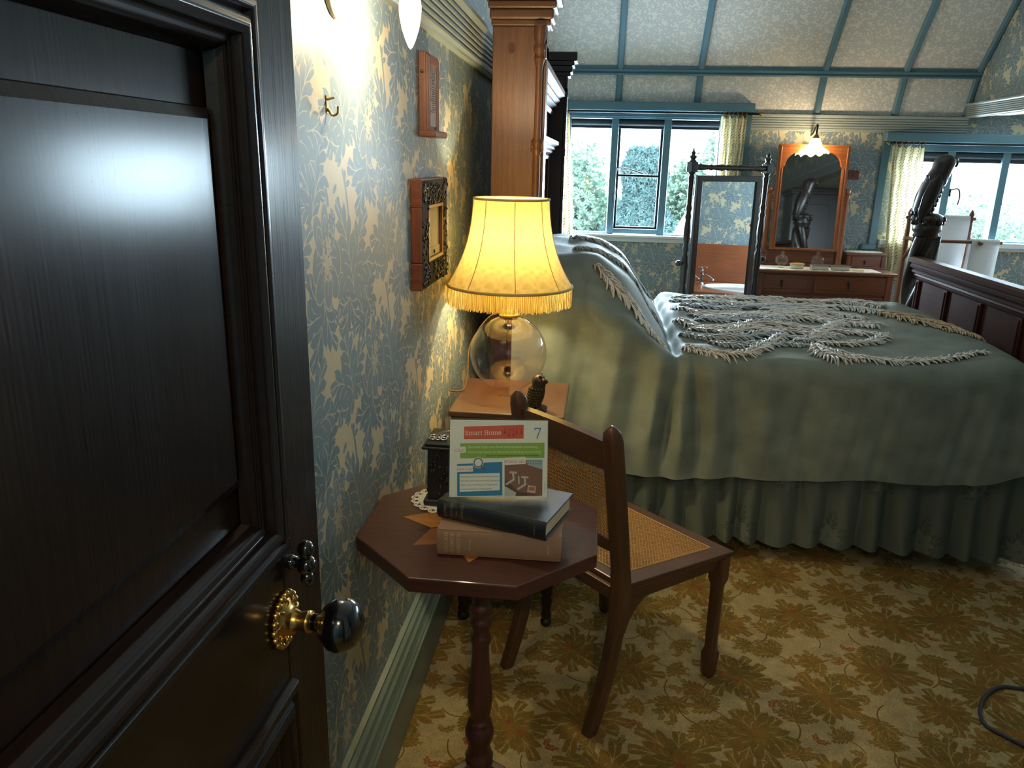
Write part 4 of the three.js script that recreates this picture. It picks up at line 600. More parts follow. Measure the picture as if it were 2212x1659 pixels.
book('book', 'dark blue leather book lying askew on the brown one', 0.262, 0.172, b2h, [-0.180, TB.h + 0.002 + b1h, -1.602], -0.30, M.leatherDark, [['ALPINE', 0.08, 0.5, 0.2, -Math.PI / 2], ['FLOWERS', 0.14, 0.5, 0.19, -Math.PI / 2], ['FOR', 0.19, 0.5, 0.13, -Math.PI / 2], ['GARDENS', 0.24, 0.5, 0.19, -Math.PI / 2], ['MURRAY', 0.90, 0.5, 0.12, -Math.PI / 2]], '#8f7a52');
{ // sign: printed card in a clear stand
  const tex = paint(1440, 1080, (c, W, H) => {
    const k = W / 1080, S = (q) => q * k; c.fillStyle = '#efece4'; c.fillRect(0, 0, W, H); c.scale(k, k);
    const poly = (p, f) => { c.fillStyle = f; c.beginPath(); p.forEach((q, i) => c[i ? 'lineTo' : 'moveTo'](...q)); c.closePath(); c.fill(); };
    const txt = (s, x, y, font, f, rot = 0, align = 'left') => { c.save(); c.translate(x, y); c.rotate(rot); c.font = font; c.fillStyle = f; c.textAlign = align; c.textBaseline = 'alphabetic'; c.fillText(s, 0, 0); c.restore(); };
    poly([[150, 68], [815, 42], [815, 190], [150, 202]], '#dd4f2c'); txt('Smart Home', 160, 160, '68px serif', '#f6efe4', -0.02);
    for (const [x, y, q] of [[600, 68, 70], [650, 80, 90], [698, 75, 90], [735, 62, 75], [788, 80, 55]]) { c.fillStyle = '#8c2c1c'; c.fillRect(x, y, 4, q); c.beginPath(); c.ellipse(x + 2, y + q - 12, 10, 16, 0, 0, 7); c.fill(); c.fillRect(x - 7, y + 10, 18, 5); }
    txt('7', 925, 190, '165px serif', '#3577a8');
    poly([[110, 246], [1050, 232], [1050, 396], [110, 408]], '#8fb53c'); txt('The Owl Suite was fitted with modern plumbing', 195, 298, '34px serif', '#e8f0c8', -0.012); txt('when they found out the soon-to-be King was coming!', 195, 352, '32px serif', '#e8f0c8', -0.012);
    poly([[40, 286], [170, 280], [172, 346], [42, 352]], '#efece4'); txt('Clue:', 48, 340, '50px serif', '#d88a7a', -0.02); { const q = seeded(2); c.fillStyle = '#4b6a20'; for (let x = 400; x < 940;) { const L = 14 + q() * 40; c.fillRect(x, 374 - (x - 400) * 0.012, L, 9); x += L + 7; } }
    poly([[78, 470], [580, 440], [585, 800], [82, 815]], '#2580b4'); poly([[60, 490], [255, 482], [256, 548], [62, 556]], '#efece4'); txt('Fact File:', 76, 538, '42px serif', '#d97a54', -0.02);
    poly([[106, 574], [552, 560], [556, 745], [110, 765]], '#f1efe8'); ['Running water from taps is normal now,', 'but when this house was built, having hot', 'water was a rare thing. At Cragside you', 'could run baths and flush toilets!'].forEach((s, i) => txt(s, 120, 612 + i * 44, '22px serif', '#4a463e', -0.02));
    c.strokeStyle = '#efece4'; c.lineWidth = 26; c.beginPath(); c.arc(312, 452, 46, 0, 7); c.stroke(); c.strokeStyle = '#6c6660'; c.lineWidth = 13; c.beginPath(); c.arc(312, 452, 46, 0, 7); c.stroke(); c.lineWidth = 18; c.lineCap = 'round'; c.beginPath(); c.moveTo(348, 488); c.lineTo(390, 530); c.stroke(); c.fillStyle = '#f4f2ea'; c.beginPath(); c.arc(312, 452, 39, 0, 7); c.fill();
    poly([[605, 420], [1030, 412], [1030, 800], [610, 810]], '#8a5a40'); poly([[850, 416], [1030, 412], [1030, 520], [860, 470]], '#a9b8be'); for (let i = 0; i < 12; i++) blob(c, 870 + (i % 6) * 28, 424 + (i > 5 ? 34 : 8), 13, 8, i, '#7f96a6');
    poly([[608, 690], [760, 760], [740, 806], [610, 810]], '#c2c0b8'); poly([[610, 620], [760, 760], [1030, 800], [610, 810]], '#5d3a28'); poly([[610, 700], [740, 770], [730, 808], [610, 810]], '#c6c4bc');
    c.strokeStyle = '#c8c0b2'; c.lineCap = 'round'; c.lineWidth = 22; for (const [x, y] of [[700, 560], [830, 610]]) { c.beginPath(); c.moveTo(x, y); c.lineTo(x + 10, y + 70); c.lineTo(x - 70, y + 120); c.stroke(); c.beginPath(); c.moveTo(x - 28, y - 8); c.lineTo(x + 34, y - 4); c.stroke(); } c.lineWidth = 16; c.beginPath(); c.moveTo(765, 600); c.lineTo(768, 670); c.stroke();
    poly([[870, 690], [960, 700], [950, 775], [860, 760]], '#d7c3bc'); poly([[882, 706], [948, 712], [940, 752], [876, 744]], '#c46a2c');
    poly([[605, 398], [840, 386], [842, 462], [608, 476]], '#efece4'); txt('Where am I?', 600, 456, '46px serif', '#cf6a4a', -0.03);
    c.fillStyle = '#a39d90'; c.fillRect(1056, 650, 4, 110);
  });
  const t = localThing('clue_sign', 'printed clue card headed Smart Home 7 in a clear slanted stand', 'sign', [-0.196, TB.h + 0.004 + b1h + b2h, -1.582], 0.15);
  const w = 0.226, h = 0.176, lean = -0.30, put = (g) => { g.rotateX(lean); g.translate(0, 0.003, 0); return g; };
  part(t, 'card', put(box(-w / 2 + 0.003, w / 2 - 0.003, 0.001, h - 0.002, -0.0012, 0, 0)), M.card);
  part(t, 'print', put((() => { const g = new THREE.PlaneGeometry(w - 0.008, h - 0.006); g.translate(0, h / 2, 0.0004); return g; })()), std({ map: tex, roughness: 0.6 }));
  part(t, 'stand', [put(box(-w / 2, w / 2, 0, h, 0.0012, 0.0016, 0)), put(box(-w / 2, w / 2, 0, h, -0.003, -0.0026, 0)), box(-w / 2, w / 2, 0, 0.0024, -0.012, 0.052, 0.001), put(box(-w / 2, w / 2, h, h + 0.002, -0.003, 0.0016, 0))], M.acrylic, 'clear acrylic stand');
}
{ // black carved box with a metal handle, on a lace doily
  const x0 = -0.402, x1 = -0.262, z1 = -1.745, z0 = -1.86, y = TB.h + 0.003, t = thing('carved_box', 'black carved wooden box with metal handle half hidden behind the clue sign', 'box', [-0.33, y, -1.8]);
  part(t, 'body', box(x0 + 0.006, x1 - 0.006, y + 0.012, y + 0.150, z0 + 0.006, z1 - 0.006, 0.002, 'y'), M.ebony);
  part(t, 'lid', [box(x0 - 0.006, x1 + 0.006, y + 0.150, y + 0.158, z0 - 0.006, z1 + 0.006, 0.003), box(x0, x1, y + 0.158, y + 0.166, z0, z1, 0.003)], M.ebony);
  part(t, 'plinth', box(x0 - 0.004, x1 + 0.004, y, y + 0.016, z0 - 0.004, z1 + 0.004, 0.005), M.ebony);
  const r = seeded(12), c = []; for (let i = 0; i < 90; i++) { const f = r() < 0.6, a = f ? lerp(x0 + 0.014, x1 - 0.014, r()) : lerp(z0 + 0.014, z1 - 0.014, r()), b = y + 0.024 + r() * 0.118, q = ball(f ? a : x0 + 0.006, b, f ? z1 - 0.006 : a, 0.0035 + r() * 0.003, 1.3, 7); c.push(q); } part(t, 'carved_relief', c, M.ebony).userData.kind = 'stuff';
  const hd = [tube([[-0.385, y + 0.168, -1.79], [-0.37, y + 0.178, -1.79], [-0.345, y + 0.184, -1.79], [-0.31, y + 0.178, -1.79], [-0.295, y + 0.168, -1.79]], 0.0035, 20, 7)]; for (let k = 0; k < 6; k++) { const g = new THREE.TorusGeometry(0.009, 0.0022, 6, 14); g.rotateX(Math.PI / 2); g.translate(-0.388 + (k % 3) * 0.013, y + 0.168, -1.79 + (k > 2 ? 0.012 : -0.004)); hd.push(g); } part(t, 'handle', hd, M.silver, 'scrolled metal handle');
  const lace = []; for (let k = 0; k < 22; k++) { const a = k / 22 * 6.283, cx = -0.335 + Math.cos(a) * 0.098, cz = -1.79 + Math.sin(a) * 0.075; for (const [q, w] of [[0.0125, 0.0022], [0.006, 0.0018]]) { const g = new THREE.TorusGeometry(q, w, 5, 16); g.rotateX(Math.PI / 2); g.scale(1, 0.5, 1); g.translate(cx, TB.h + 0.0018, cz); lace.push(g); } for (let m = 0; m < 5; m++) { const b = a + m * 1.256; lace.push(ball(cx + Math.cos(b) * 0.0093, TB.h + 0.0018, cz + Math.sin(b) * 0.0093, 0.0026, 0.5, 7)); } }
  const disc = new THREE.CylinderGeometry(0.09, 0.09, 0.0012, 40); disc.scale(1, 1, 0.075 / 0.095); disc.translate(-0.335, TB.h + 0.0014, -1.79); lace.push(disc);
  single('lace_doily', 'round white lace doily under the black carved box', 'doily', lace, M.lace, [-0.335, TB.h, -1.79]);
}
// ---------------------------------------------------------------- cane chair
function caneField(inside, map, x0, x1, y0, y1, pitch, w) {           // woven strips: two ways paired, and both diagonals; map(x, y, lift) -> point
  const g = [], strip = (ax, ay, bx, by, ww, lift) => {
    const L = Math.hypot(bx - ax, by - ay), n = Math.max(2, Math.round(L / (pitch * 0.5))); let run = null;
    const flush = (a, b) => { const p = (t, s) => { const x = lerp(ax, bx, t) + s * ww * -(by - ay) / L, y = lerp(ay, by, t) + s * ww * (bx - ax) / L; return [x, y]; };
      const pos = [], idx = []; for (const [t, s, h] of [[a, -0.5, lift], [a, 0.5, lift], [b, 0.5, lift], [b, -0.5, lift], [a, -0.5, lift - 0.0009], [a, 0.5, lift - 0.0009], [b, 0.5, lift - 0.0009], [b, -0.5, lift - 0.0009]]) { const q = p(t, s); pos.push(...map(q[0], q[1], h)); }
      idx.push(0, 1, 2, 0, 2, 3, 4, 6, 5, 4, 7, 6, 0, 4, 5, 0, 5, 1, 1, 5, 6, 1, 6, 2, 2, 6, 7, 2, 7, 3, 3, 7, 4, 3, 4, 0);
      let q = new THREE.BufferGeometry(); q.setAttribute('position', new THREE.Float32BufferAttribute(pos, 3)); q.setIndex(idx); q = q.toNonIndexed(); q.computeVertexNormals(); g.push(q); };
    for (let i = 0; i <= n; i++) { const ok = inside(lerp(ax, bx, i / n), lerp(ay, by, i / n)); if (ok && run === null) run = i / n; if ((!ok || i === n) && run !== null) { const e = ok ? 1 : (i - 1) / n; if (e > run) flush(run, e); run = null; } }
  };
  for (let x = x0; x <= x1; x += pitch) for (const o of [-0.0013, 0.0013]) strip(x + o, y0, x + o, y1, w, 0.0004);
  for (let y = y0; y <= y1; y += pitch) for (const o of [-0.0013, 0.0013]) strip(x0, y + o, x1, y + o, w, 0.0010);
  const W = x1 - x0, H = y1 - y0;
  for (let s = -H; s <= W; s += pitch) { strip(x0 + s, y0, x0 + s + H, y1, w * 1.25, 0.0020); strip(x0 + s + H, y0, x0 + s, y1, w * 1.25, 0.0028); }
  return g;
}
{
  const t = localThing('cane_chair', 'brown wooden side chair with woven cane seat and back facing the bed', 'chair', [-0.026, 0, -2.106], -Math.PI / 4);
  const bx = 0.1925, fx = 0.235, zf = -0.425, sh = 0.45;
  // back posts: sabre legs below, raked above, with rounded tops
  const zAt = (y) => y < sh ? 0.095 * ((sh - y) / sh) ** 1.9 : 0.075 * ((y - sh) / 0.48) ** 1.1;
  for (const s of [-1, 1]) {
    const secs = []; for (const y of [0, 0.04, 0.10, 0.17, 0.25, 0.33, 0.40, 0.44, 0.52, 0.60, 0.70, 0.80, 0.86, 0.90, 0.925, 0.938, 0.944, 0.947]) { const k = y > 0.90 ? 1 - ((y - 0.90) / 0.047) ** 3.2 * 0.88 : y > 0.86 ? 1 : 1; secs.push([s * (bx + 0.003), y, zAt(y), (y < 0.34 ? 0.0185 : 0.0225) * k, (y < sh ? lerp(0.019, 0.027, y / sh) : 0.023) * k, 5]); }
    part(t, 'back_post', loft(secs, 20), M.chairWood);
    // front leg: block, shaft with chamfered corners, foot block
    part(t, 'front_leg', loft([[s * fx, 0, zf + 0.02, 0.016, 0.016, 3], [s * fx, 0.012, zf + 0.02, 0.021, 0.021, 4], [s * fx, 0.085, zf + 0.02, 0.024, 0.024, 5], [s * fx, 0.105, zf + 0.02, 0.018, 0.018, 3], [s * fx, 0.335, zf + 0.02, 0.0195, 0.0195, 3], [s * fx, 0.355, zf + 0.02, 0.025, 0.025, 6], [s * fx, 0.435, zf + 0.02, 0.025, 0.025, 6]], 20), M.chairWood);
    part(t, 'seat_rail', [bar(V(s * (bx + 0.004), 0.418, -0.01), V(s * (fx), 0.418, zf + 0.03), 0.026, 0.040, 0.003)], M.chairWood);
    // curved bracket under the seat at the back post
    const br = new THREE.Shape(); br.moveTo(0, 0); br.lineTo(0.13, 0); br.quadraticCurveTo(0.03, -0.012, 0, -0.105); br.lineTo(0, 0); const g = outline(br, 0.020, 0.002); g.rotateY(Math.PI / 2); g.translate(s * (bx + 0.006) - 0.010, 0.402, -0.016); part(t, 'bracket', g, M.chairWood);
  }
  part(t, 'front_rail', bar(V(-fx, 0.418, zf + 0.02), V(fx, 0.418, zf + 0.02), 0.026, 0.040, 0.003), M.chairWood); part(t, 'back_rail', bar(V(-bx, 0.418, 0), V(bx, 0.418, 0), 0.026, 0.040, 0.003), M.chairWood);
  { // seat frame with an opening for the cane
    const s = new THREE.Shape([[-bx - 0.012, 0.004], [bx + 0.012, 0.004], [fx + 0.030, -zf + 0.012 - 0.004], [-fx - 0.030, -zf + 0.008]].map((p) => new THREE.Vector2(...p)));
    s.holes.push(new THREE.Path([[-0.150, 0.045], [-0.206, 0.388], [0.206, 0.388], [0.150, 0.045]].map((p) => new THREE.Vector2(...p))));
    const g = outline(s, 0.018, 0.004); g.rotateX(-Math.PI / 2); g.translate(0, sh - 0.014, 0); part(t, 'seat_frame', g, M.chairWood);
    part(t, 'seat_cane', caneField((x, y) => y >= 0.04 && y <= 0.394 && Math.abs(x) <= lerp(0.152, 0.210, (y - 0.045) / 0.343), (x, y, h) => [x, sh + 0.001 + h, -y], -0.212, 0.212, 0.04, 0.394, 0.0127, 0.0015), M.cane, 'woven cane seat').userData.kind = 'stuff';
    const rp = [[-0.150, 0.045], [-0.206, 0.388], [0.206, 0.388], [0.150, 0.045]].map(([x, y]) => V(x, sh + 0.004, -y)); part(t, 'cane_binding', rp.map((p, i) => capTube([p, rp[(i + 1) % 4]], 0.0026, 1, 6)), M.cane);
  }
  const yb = (y) => zAt(y);
  // back: crest rail, lower rail and the cane panel
  const railAt = (y0, y1, th, bow) => sheetBox(y0, y1, th, bow);
  function sheetBox(y0, y1, th, bow) { return thick(16, 3, (u, v) => { const x = lerp(-bx + 0.012, bx - 0.012, u), y = lerp(y0, y1, v); return [x, y + (v > 0.9 ? 0.008 * (1 - (2 * u - 1) ** 2) : 0), yb(y) + th / 2 + bow * (1 - (2 * u - 1) ** 2), x, y]; }, th); }
  part(t, 'crest_rail', railAt(0.812, 0.895, 0.022, 0.008), M.chairWood); part(t, 'lower_back_rail', railAt(0.555, 0.590, 0.020, 0.006), M.chairWood);
  for (const s of [-1, 1]) part(t, 'back_stile', bar(V(s * (bx - 0.024), 0.575, yb(0.575)), V(s * (bx - 0.024), 0.83, yb(0.83)), 0.018, 0.014, 0.002, V(0, 0, 1)), M.chairWood);
  part(t, 'back_cane', caneField((x, y) => Math.abs(x) <= bx - 0.028 && y >= 0.586 && y <= 0.818, (x, y, h) => [x, y, yb(y) + 0.006 + h], -bx + 0.03, bx - 0.03, 0.588, 0.815, 0.0127, 0.0015), M.cane, 'woven cane back').userData.kind = 'stuff';
}
const PLUMES = [                                                      // [curve of (x, z)], width, spacing, silk, lean
  [[[0.36, -3.19], [0.43, -3.14], [0.52, -3.11], [0.64, -3.185], [0.74, -3.328], [0.835, -3.5]], 0.050, 0.0062, 'silkCream', 0.6],
  [[[0.37, -3.444], [0.44, -3.412], [0.594, -3.389], [0.75, -3.481], [0.889, -3.473], [1.047, -3.469]], 0.066, 0.0065, 'silkBlue', 0.5],
  [[[0.37, -3.72], [0.441, -3.64], [0.586, -3.608], [0.774, -3.716], [0.938, -3.688], [1.131, -3.626], [1.265, -3.536]], 0.085, 0.0065, 'silkCream', 0.45],
  [[[0.38, -4.04], [0.498, -3.962], [0.725, -3.94], [0.964, -3.996], [1.171, -3.922], [1.314, -3.751]], 0.10, 0.0065, 'silkCream', 0.5],
  [[[0.40, -4.344], [0.635, -4.30], [0.884, -4.302], [1.13, -4.305], [1.33, -4.241], [1.42, -4.079]], 0.10, 0.007, 'silkCream', 0.5],
  [[[0.708, -4.457], [0.944, -4.484], [1.176, -4.496], [1.383, -4.425], [1.49, -4.226]], 0.09, 0.007, 'silkCream', 0.5],
  [[[0.938, -3.353], [0.927, -3.20], [0.976, -3.13], [1.06, -3.115]], 0.046, 0.006, 'silkCream', 0.6],
  [[[0.939, -3.283], [1.041, -3.155], [1.209, -3.135], [1.405, -3.165], [1.556, -3.201]], 0.042, 0.006, 'silkCream', 0.55],
  [[[1.411, -4.051], [1.499, -3.859], [1.588, -3.707], [1.663, -3.529]], 0.085, 0.006, 'silkTan', 0.4],
  [[[0.476, -3.761], [0.613, -3.792], [0.755, -3.849], [0.925, -3.818]], 0.075, 0.0065, 'silkBlue', 0.6],
  [[[0.95, -3.401], [1.075, -3.365], [1.22, -3.46], [1.297, -3.543]], 0.055, 0.006, 'silkCream', 0.5],
  [[[0.484, -3.30], [0.613, -3.265], [0.78, -3.337], [0.893, -3.326]], 0.05, 0.006, 'silkBlue', 0.6],
  [[[0.851, -4.126], [1.038, -4.117], [1.214, -4.081], [1.313, -3.955]], 0.085, 0.0065, 'silkCream', 0.5],
  [[[0.42, -3.55], [0.56, -3.50], [0.72, -3.58], [0.90, -3.57], [1.08, -3.54]], 0.075, 0.007, 'silkCream', 0.55],
  [[[0.45, -3.88], [0.62, -3.87], [0.80, -3.93], [1.00, -3.90], [1.18, -3.80]], 0.085, 0.007, 'silkCream', 0.5],
  [[[0.44, -4.16], [0.62, -4.12], [0.80, -4.20], [1.00, -4.21], [1.22, -4.17]], 0.09, 0.007, 'silkBlue', 0.5],
  [[[0.42, -4.50], [0.62, -4.46], [0.85, -4.56], [1.05, -4.58]], 0.085, 0.0075, 'silkCream', 0.5],
  [[[0.86, -3.40], [0.98, -3.50], [1.10, -3.72], [1.20, -3.86]], 0.06, 0.007, 'silkCream', 0.6],
  [[[-0.02, -3.34], [0.10, -3.25], [0.20, -3.19], [0.26, -3.15]], 0.065, 0.006, 'silkCream', 0.5],
  [[[-0.12, -3.55], [0.03, -3.62], [0.17, -3.60], [0.29, -3.58]], 0.05, 0.006, 'silkBlue', 0.5],
  [[[-0.15, -3.92], [0.02, -4.02], [0.16, -4.10], [0.28, -4.15]], 0.05, 0.006, 'silkBlue', 0.5],
];
// ---------------------------------------------------------------- the bed
const BZ0 = -4.74, BZ1 = -3.04;                                       // far and near side
{
  const t = thing('half_tester_bed', 'tall carved wooden bed with broad head posts and panelled footboard', 'bed', [0.75, 0, -3.9]);
  // a head post: broad board, engaged colonnette, stepped cornice
  const headPost = (z, s) => {                                         // s = +1 for the near post, whose face looks at the doorway
    const f = z, b = z - s * 0.12, zz = (a, c) => [Math.min(a, c), Math.max(a, c)], bx = (x0, x1, y0, y1, za, zb, r, gr = 'y') => box(x0, x1, y0, y1, ...zz(za, zb), r, gr);
    const m = s > 0 ? M.postWood : M.bedBlack;
    const p = part(t, 'head_post', [bx(-0.425, -0.245, 1.06, 2.07, f, b, 0.004), bx(-0.415, -0.255, 1.04, 1.07, f - s * 0.006, b, 0.012, 'x'), bx(-0.43, -0.215, 2.07, 2.09, f + s * 0.008, b, 0.004, 'x'), bx(-0.435, -0.205, 2.09, 2.125, f + s * 0.018, b, 0.008, 'x'), bx(-0.44, -0.195, 2.125, 2.150, f + s * 0.026, b, 0.006, 'x'), bx(-0.45, -0.180, 2.150, 2.20, f + s * 0.034, b, 0.006, 'x')], m);
    const cz = f + s * 0.004, cx = -0.252;
    part(p, 'colonnette', lathe([[0, 1.05], [0.016, 1.055], [0.019, 1.07], [0.019, 1.09], [0.013, 1.10], [0.0145, 1.20], [0.0145, 1.615], [0.013, 1.625], [0.019, 1.640], [0.019, 1.648], [0.015, 1.653], [0.020, 1.664], [0.020, 1.676], [0.0135, 1.690], [0.0125, 1.88], [0.012, 1.925], [0.019, 1.955], [0.020, 1.963], [0.015, 1.972], [0.022, 1.985], [0.022, 2.000], [0.017, 2.012], [0.023, 2.030], [0.023, 2.07]], 18, [cx, 0, cz]), m);
    part(p, 'band', bx(-0.275, -0.226, 1.636, 1.680, f + s * 0.010, b, 0.004, 'x'), m); part(p, 'band', bx(-0.27, -0.228, 1.96, 2.012, f + s * 0.010, b, 0.004, 'x'), m);
    part(p, 'side_board', bx(-0.245, -0.228, 1.06, 2.07, f - s * 0.02, b, 0.003), m);
    part(p, 'lower_post', bx(-0.425, -0.355, 0, 1.06, f - s * 0.05, b - s * 0.02, 0.006), M.bedBlack);
    if (s > 0) { const k = new THREE.CylinderGeometry(0.016, 0.016, 0.001, 20); k.rotateX(Math.PI / 2); k.scale(0.8, 1.15, 1); k.translate(-0.355, 1.995, f + 0.0003); part(p, 'knot', k, M.standDark, 'dark knot in the wood'); }
  };
  headPost(-3.00, 1); headPost(-4.78, -1);
  // headboard with glossy ribbed cornices between the posts
  const hb = part(t, 'headboard', box(-0.40, -0.33, 0.3, 1.98, -4.68, -3.10, 0.004, 'y'), M.bedDark);
  const corn = [[-0.02, 0], [0.02, 0], [0.028, 0.02], [0.022, 0.03], [0.05, 0.045], [0.046, 0.058], [0.066, 0.07], [0.062, 0.085], [0.09, 0.10], [0.09, 0.125], [-0.02, 0.15]];
  for (const [y, q] of [[1.86, 1.0], [1.62, 0.75]]) part(hb, 'cornice', molding(corn.map(([a, b]) => [a * q, b * q]), V(-0.33, y, -4.68), V(-0.33, y, -3.10), V(1, 0, 0), V(0, 1, 0)), M.bedDark);
  for (let k = 0; k < 40; k++) { const z = lerp(-4.64, -3.14, k / 39); part(hb, 'bead', ball(-0.268, 1.990, z, 0.010, 1, 8), M.bedDark); }
  for (const y of [0.9, 1.35]) for (let k = 0; k < 3; k++) part(hb, 'panel_moulding', box(-0.33, -0.315, y, y + 0.38, -4.62 + k * 0.52, -4.62 + k * 0.52 + 0.04, 0.004, 'y'), M.bedDark);
  // side rails and mattress block under the cover
  for (const z of [BZ1 - 0.09, BZ0 + 0.05]) part(t, 'side_rail', box(-0.30, 1.80, 0.30, 0.46, z, z + 0.04, 0.004), M.bedDark);
  part(t, 'mattress', box(-0.30, 1.76, 0.44, 0.80, BZ0 + 0.08, BZ1 - 0.12, 0.05), M.cloth);
  // footboard: thick moulded top rail, panels parted by stiles
  const X = 1.84;
  const fb = part(t, 'footboard', box(X, X + 0.05, 0.30, 1.03, -4.68, -3.12, 0.004, 'z'), M.bedDark);
  part(fb, 'top_rail', molding([[-0.03, 0], [0.012, 0], [0.016, 0.010], [0.010, 0.016], [0.022, 0.024], [0.020, 0.034], [0.034, 0.042], [0.034, 0.054], [0.028, 0.060], [0.044, 0.068], [0.046, 0.082], [0.040, 0.090], [0.054, 0.098], [0.056, 0.118], [0.044, 0.128], [0.004, 0.132], [-0.03, 0.118], [-0.05, 0.09], [-0.05, 0]], V(X, 1.0, -4.74), V(X, 1.0, -3.06), V(-1, 0, 0), V(0, 1, 0)), M.bedDark);
  for (const z of [-4.66, -4.28, -3.90, -3.52, -3.16]) part(fb, 'stile', [box(X - 0.016, X, 0.34, 1.0, z - 0.022, z + 0.022, 0.004, 'y'), box(X - 0.022, X - 0.012, 0.36, 0.99, z - 0.008, z + 0.008, 0.004, 'y')], M.bedDark);
  part(fb, 'lower_rail', box(X - 0.016, X, 0.34, 0.66, -4.66, -3.14, 0.004, 'z'), M.bedDark);
  // foot posts: barley twist below, capital, perched owl above
  const footPost = (cz, low) => {
    const cx = 1.865, tw = [], Mx = 40; const pos = [], idx = [], uv = [], H0 = 0.34, H1 = low ? 1.0 : 1.24, nY = 110;
    for (let j = 0; j <= nY; j++) for (let i = 0; i <= Mx; i++) { const y = lerp(H0, H1, j / nY), a = i / Mx * 6.2832, ph = a * 3 + (y - H0) * 15, r = 0.062 + 0.020 * Math.tanh(2.2 * Math.sin(ph)); pos.push(cx + Math.cos(a) * r, y, cz + Math.sin(a) * r); uv.push(y, i / Mx * 0.4); }
    for (let j = 0; j < nY; j++) for (let i = 0; i < Mx; i++) { const a = j * (Mx + 1) + i, b = a + Mx + 1; idx.push(a, b, a + 1, a + 1, b, b + 1); }
    const g = new THREE.BufferGeometry(); g.setAttribute('position', new THREE.Float32BufferAttribute(pos, 3)); g.setAttribute('uv', new THREE.Float32BufferAttribute(uv, 2)); g.setIndex(idx); g.computeVertexNormals();
    const p = part(t, 'foot_post', g, M.bedBlack, 'spirally twisted foot post');
    part(p, 'foot', lathe([[0.04, 0], [0.06, 0.02], [0.065, 0.08], [0.05, 0.1], [0.075, 0.13], [0.075, 0.34], [0, 0.34]], 20, [cx, 0, cz]), M.bedBlack);
    if (low) { part(p, 'cap', lathe([[0.058, 0.99], [0.075, 1.01], [0.075, 1.04], [0.06, 1.06], [0.07, 1.08], [0.07, 1.12], [0.05, 1.15], [0, 1.16]], 24, [cx, 0, cz]), M.bedBlack); return; }
    const cap = [lathe([[0.058, 1.23], [0.070, 1.245], [0.064, 1.26], [0.076, 1.275], [0.076, 1.30], [0.066, 1.315], [0.082, 1.335], [0.076, 1.355], [0.05, 1.37], [0, 1.375]], 24, [cx, 0, cz])]; for (let k = 0; k < 12; k++) { const a = k / 12 * 6.283; cap.push(ball(cx + Math.cos(a) * 0.080, 1.32 + (k % 2) * 0.02, cz + Math.sin(a) * 0.076, 0.014, 1.2, 9)); } part(p, 'capital', cap, M.bedBlack);
    // owl: body leaning up to the head, which looks along +x
    const ow = loft([[cx - 0.052, 1.30, cz, 0.020, 0.020], [cx - 0.048, 1.34, cz, 0.042, 0.042], [cx - 0.040, 1.39, cz, 0.054, 0.054], [cx - 0.030, 1.44, cz, 0.058, 0.058], [cx - 0.014, 1.50, cz, 0.062, 0.060], [cx + 0.006, 1.555, cz, 0.060, 0.058], [cx + 0.020, 1.595, cz, 0.058, 0.058], [cx + 0.030, 1.62, cz, 0.055, 0.058], [cx + 0.036, 1.645, cz, 0.058, 0.060], [cx + 0.040, 1.67, cz, 0.052, 0.055], [cx + 0.042, 1.688, cz, 0.032, 0.036], [cx + 0.042, 1.696, cz, 0.006, 0.006]], 24);
    part(p, 'owl_body', ow, M.bedBlack, 'carved perched owl');
    part(p, 'owl_beak', [ball(cx + 0.098, 1.650, cz, 0.014, 1.8, 9), ball(cx + 0.085, 1.668, cz, 0.022, 0.8, 9)], M.bedBlack); for (const s of [-1, 1]) part(p, 'owl_wing', loft([[cx - 0.060, 1.32, cz + s * 0.045, 0.010, 0.010], [cx - 0.052, 1.38, cz + s * 0.050, 0.030, 0.015], [cx - 0.034, 1.46, cz + s * 0.055, 0.040, 0.016], [cx - 0.010, 1.54, cz + s * 0.051, 0.038, 0.016], [cx + 0.004, 1.585, cz + s * 0.044, 0.014, 0.012]], 16), M.bedBlack);
    const fe = []; for (let k = 0; k < 9; k++) for (let i = 0; i < 12; i++) { const a = (i + (k % 2) * 0.5) / 12 * 6.283, f = k / 8, y = 1.37 + f * 0.20; fe.push(ball(lerp(cx - 0.042, cx + 0.010, f) + Math.cos(a) * lerp(0.051, 0.054, f), y, cz + Math.sin(a) * 0.054, 0.0075, 1.9, 7)); } part(p, 'owl_feathers', fe, M.bedBlack).userData.kind = 'stuff';
  };
  footPost(-4.755); footPost(-3.02, true);
}

// ---------------------------------------------------------------- bedspread
const hump = (x) => 0.345 * (1 - smooth(-0.02, 0.34, x)) * (1 - 0.10 * smooth(-0.1, 0.1, x)) + 0.055 * Math.exp(-(((x - 0.16) / 0.10) ** 2));
function spreadTop(x, z) {
  const near = smooth(0, 0.42, BZ1 - z), far = smooth(0, 0.35, z - BZ0), crown = 0.020 * Math.sin(clamp((z - BZ0) / (BZ1 - BZ0)) * Math.PI);
  let y = 0.862 + crown + hump(x) * (0.55 + 0.45 * near) * (0.7 + 0.3 * far);
  y += 0.020 * smooth(1.2, 1.6, x) * (1 - smooth(1.60, 1.80, x)) * far * 1.6 - 0.05 * smooth(1.66, 1.82, x);
  y += 0.0035 * Math.sin(x * 11 + z * 7) + 0.003 * Math.sin(x * 23 - z * 17) + 0.007 * Math.exp(-(((x - 0.40) / 0.10) ** 2)) * Math.sin(z * 26 + x * 8) + 0.006 * (noiseP(x * 9 + 40, z * 9 + 40, 999, 999, 5) - 0.5);
  y -= 0.05 * Math.exp(-(((x - 0.335) / 0.028) ** 2)) * smooth(0, 0.2, BZ1 - z);
  return y;
}
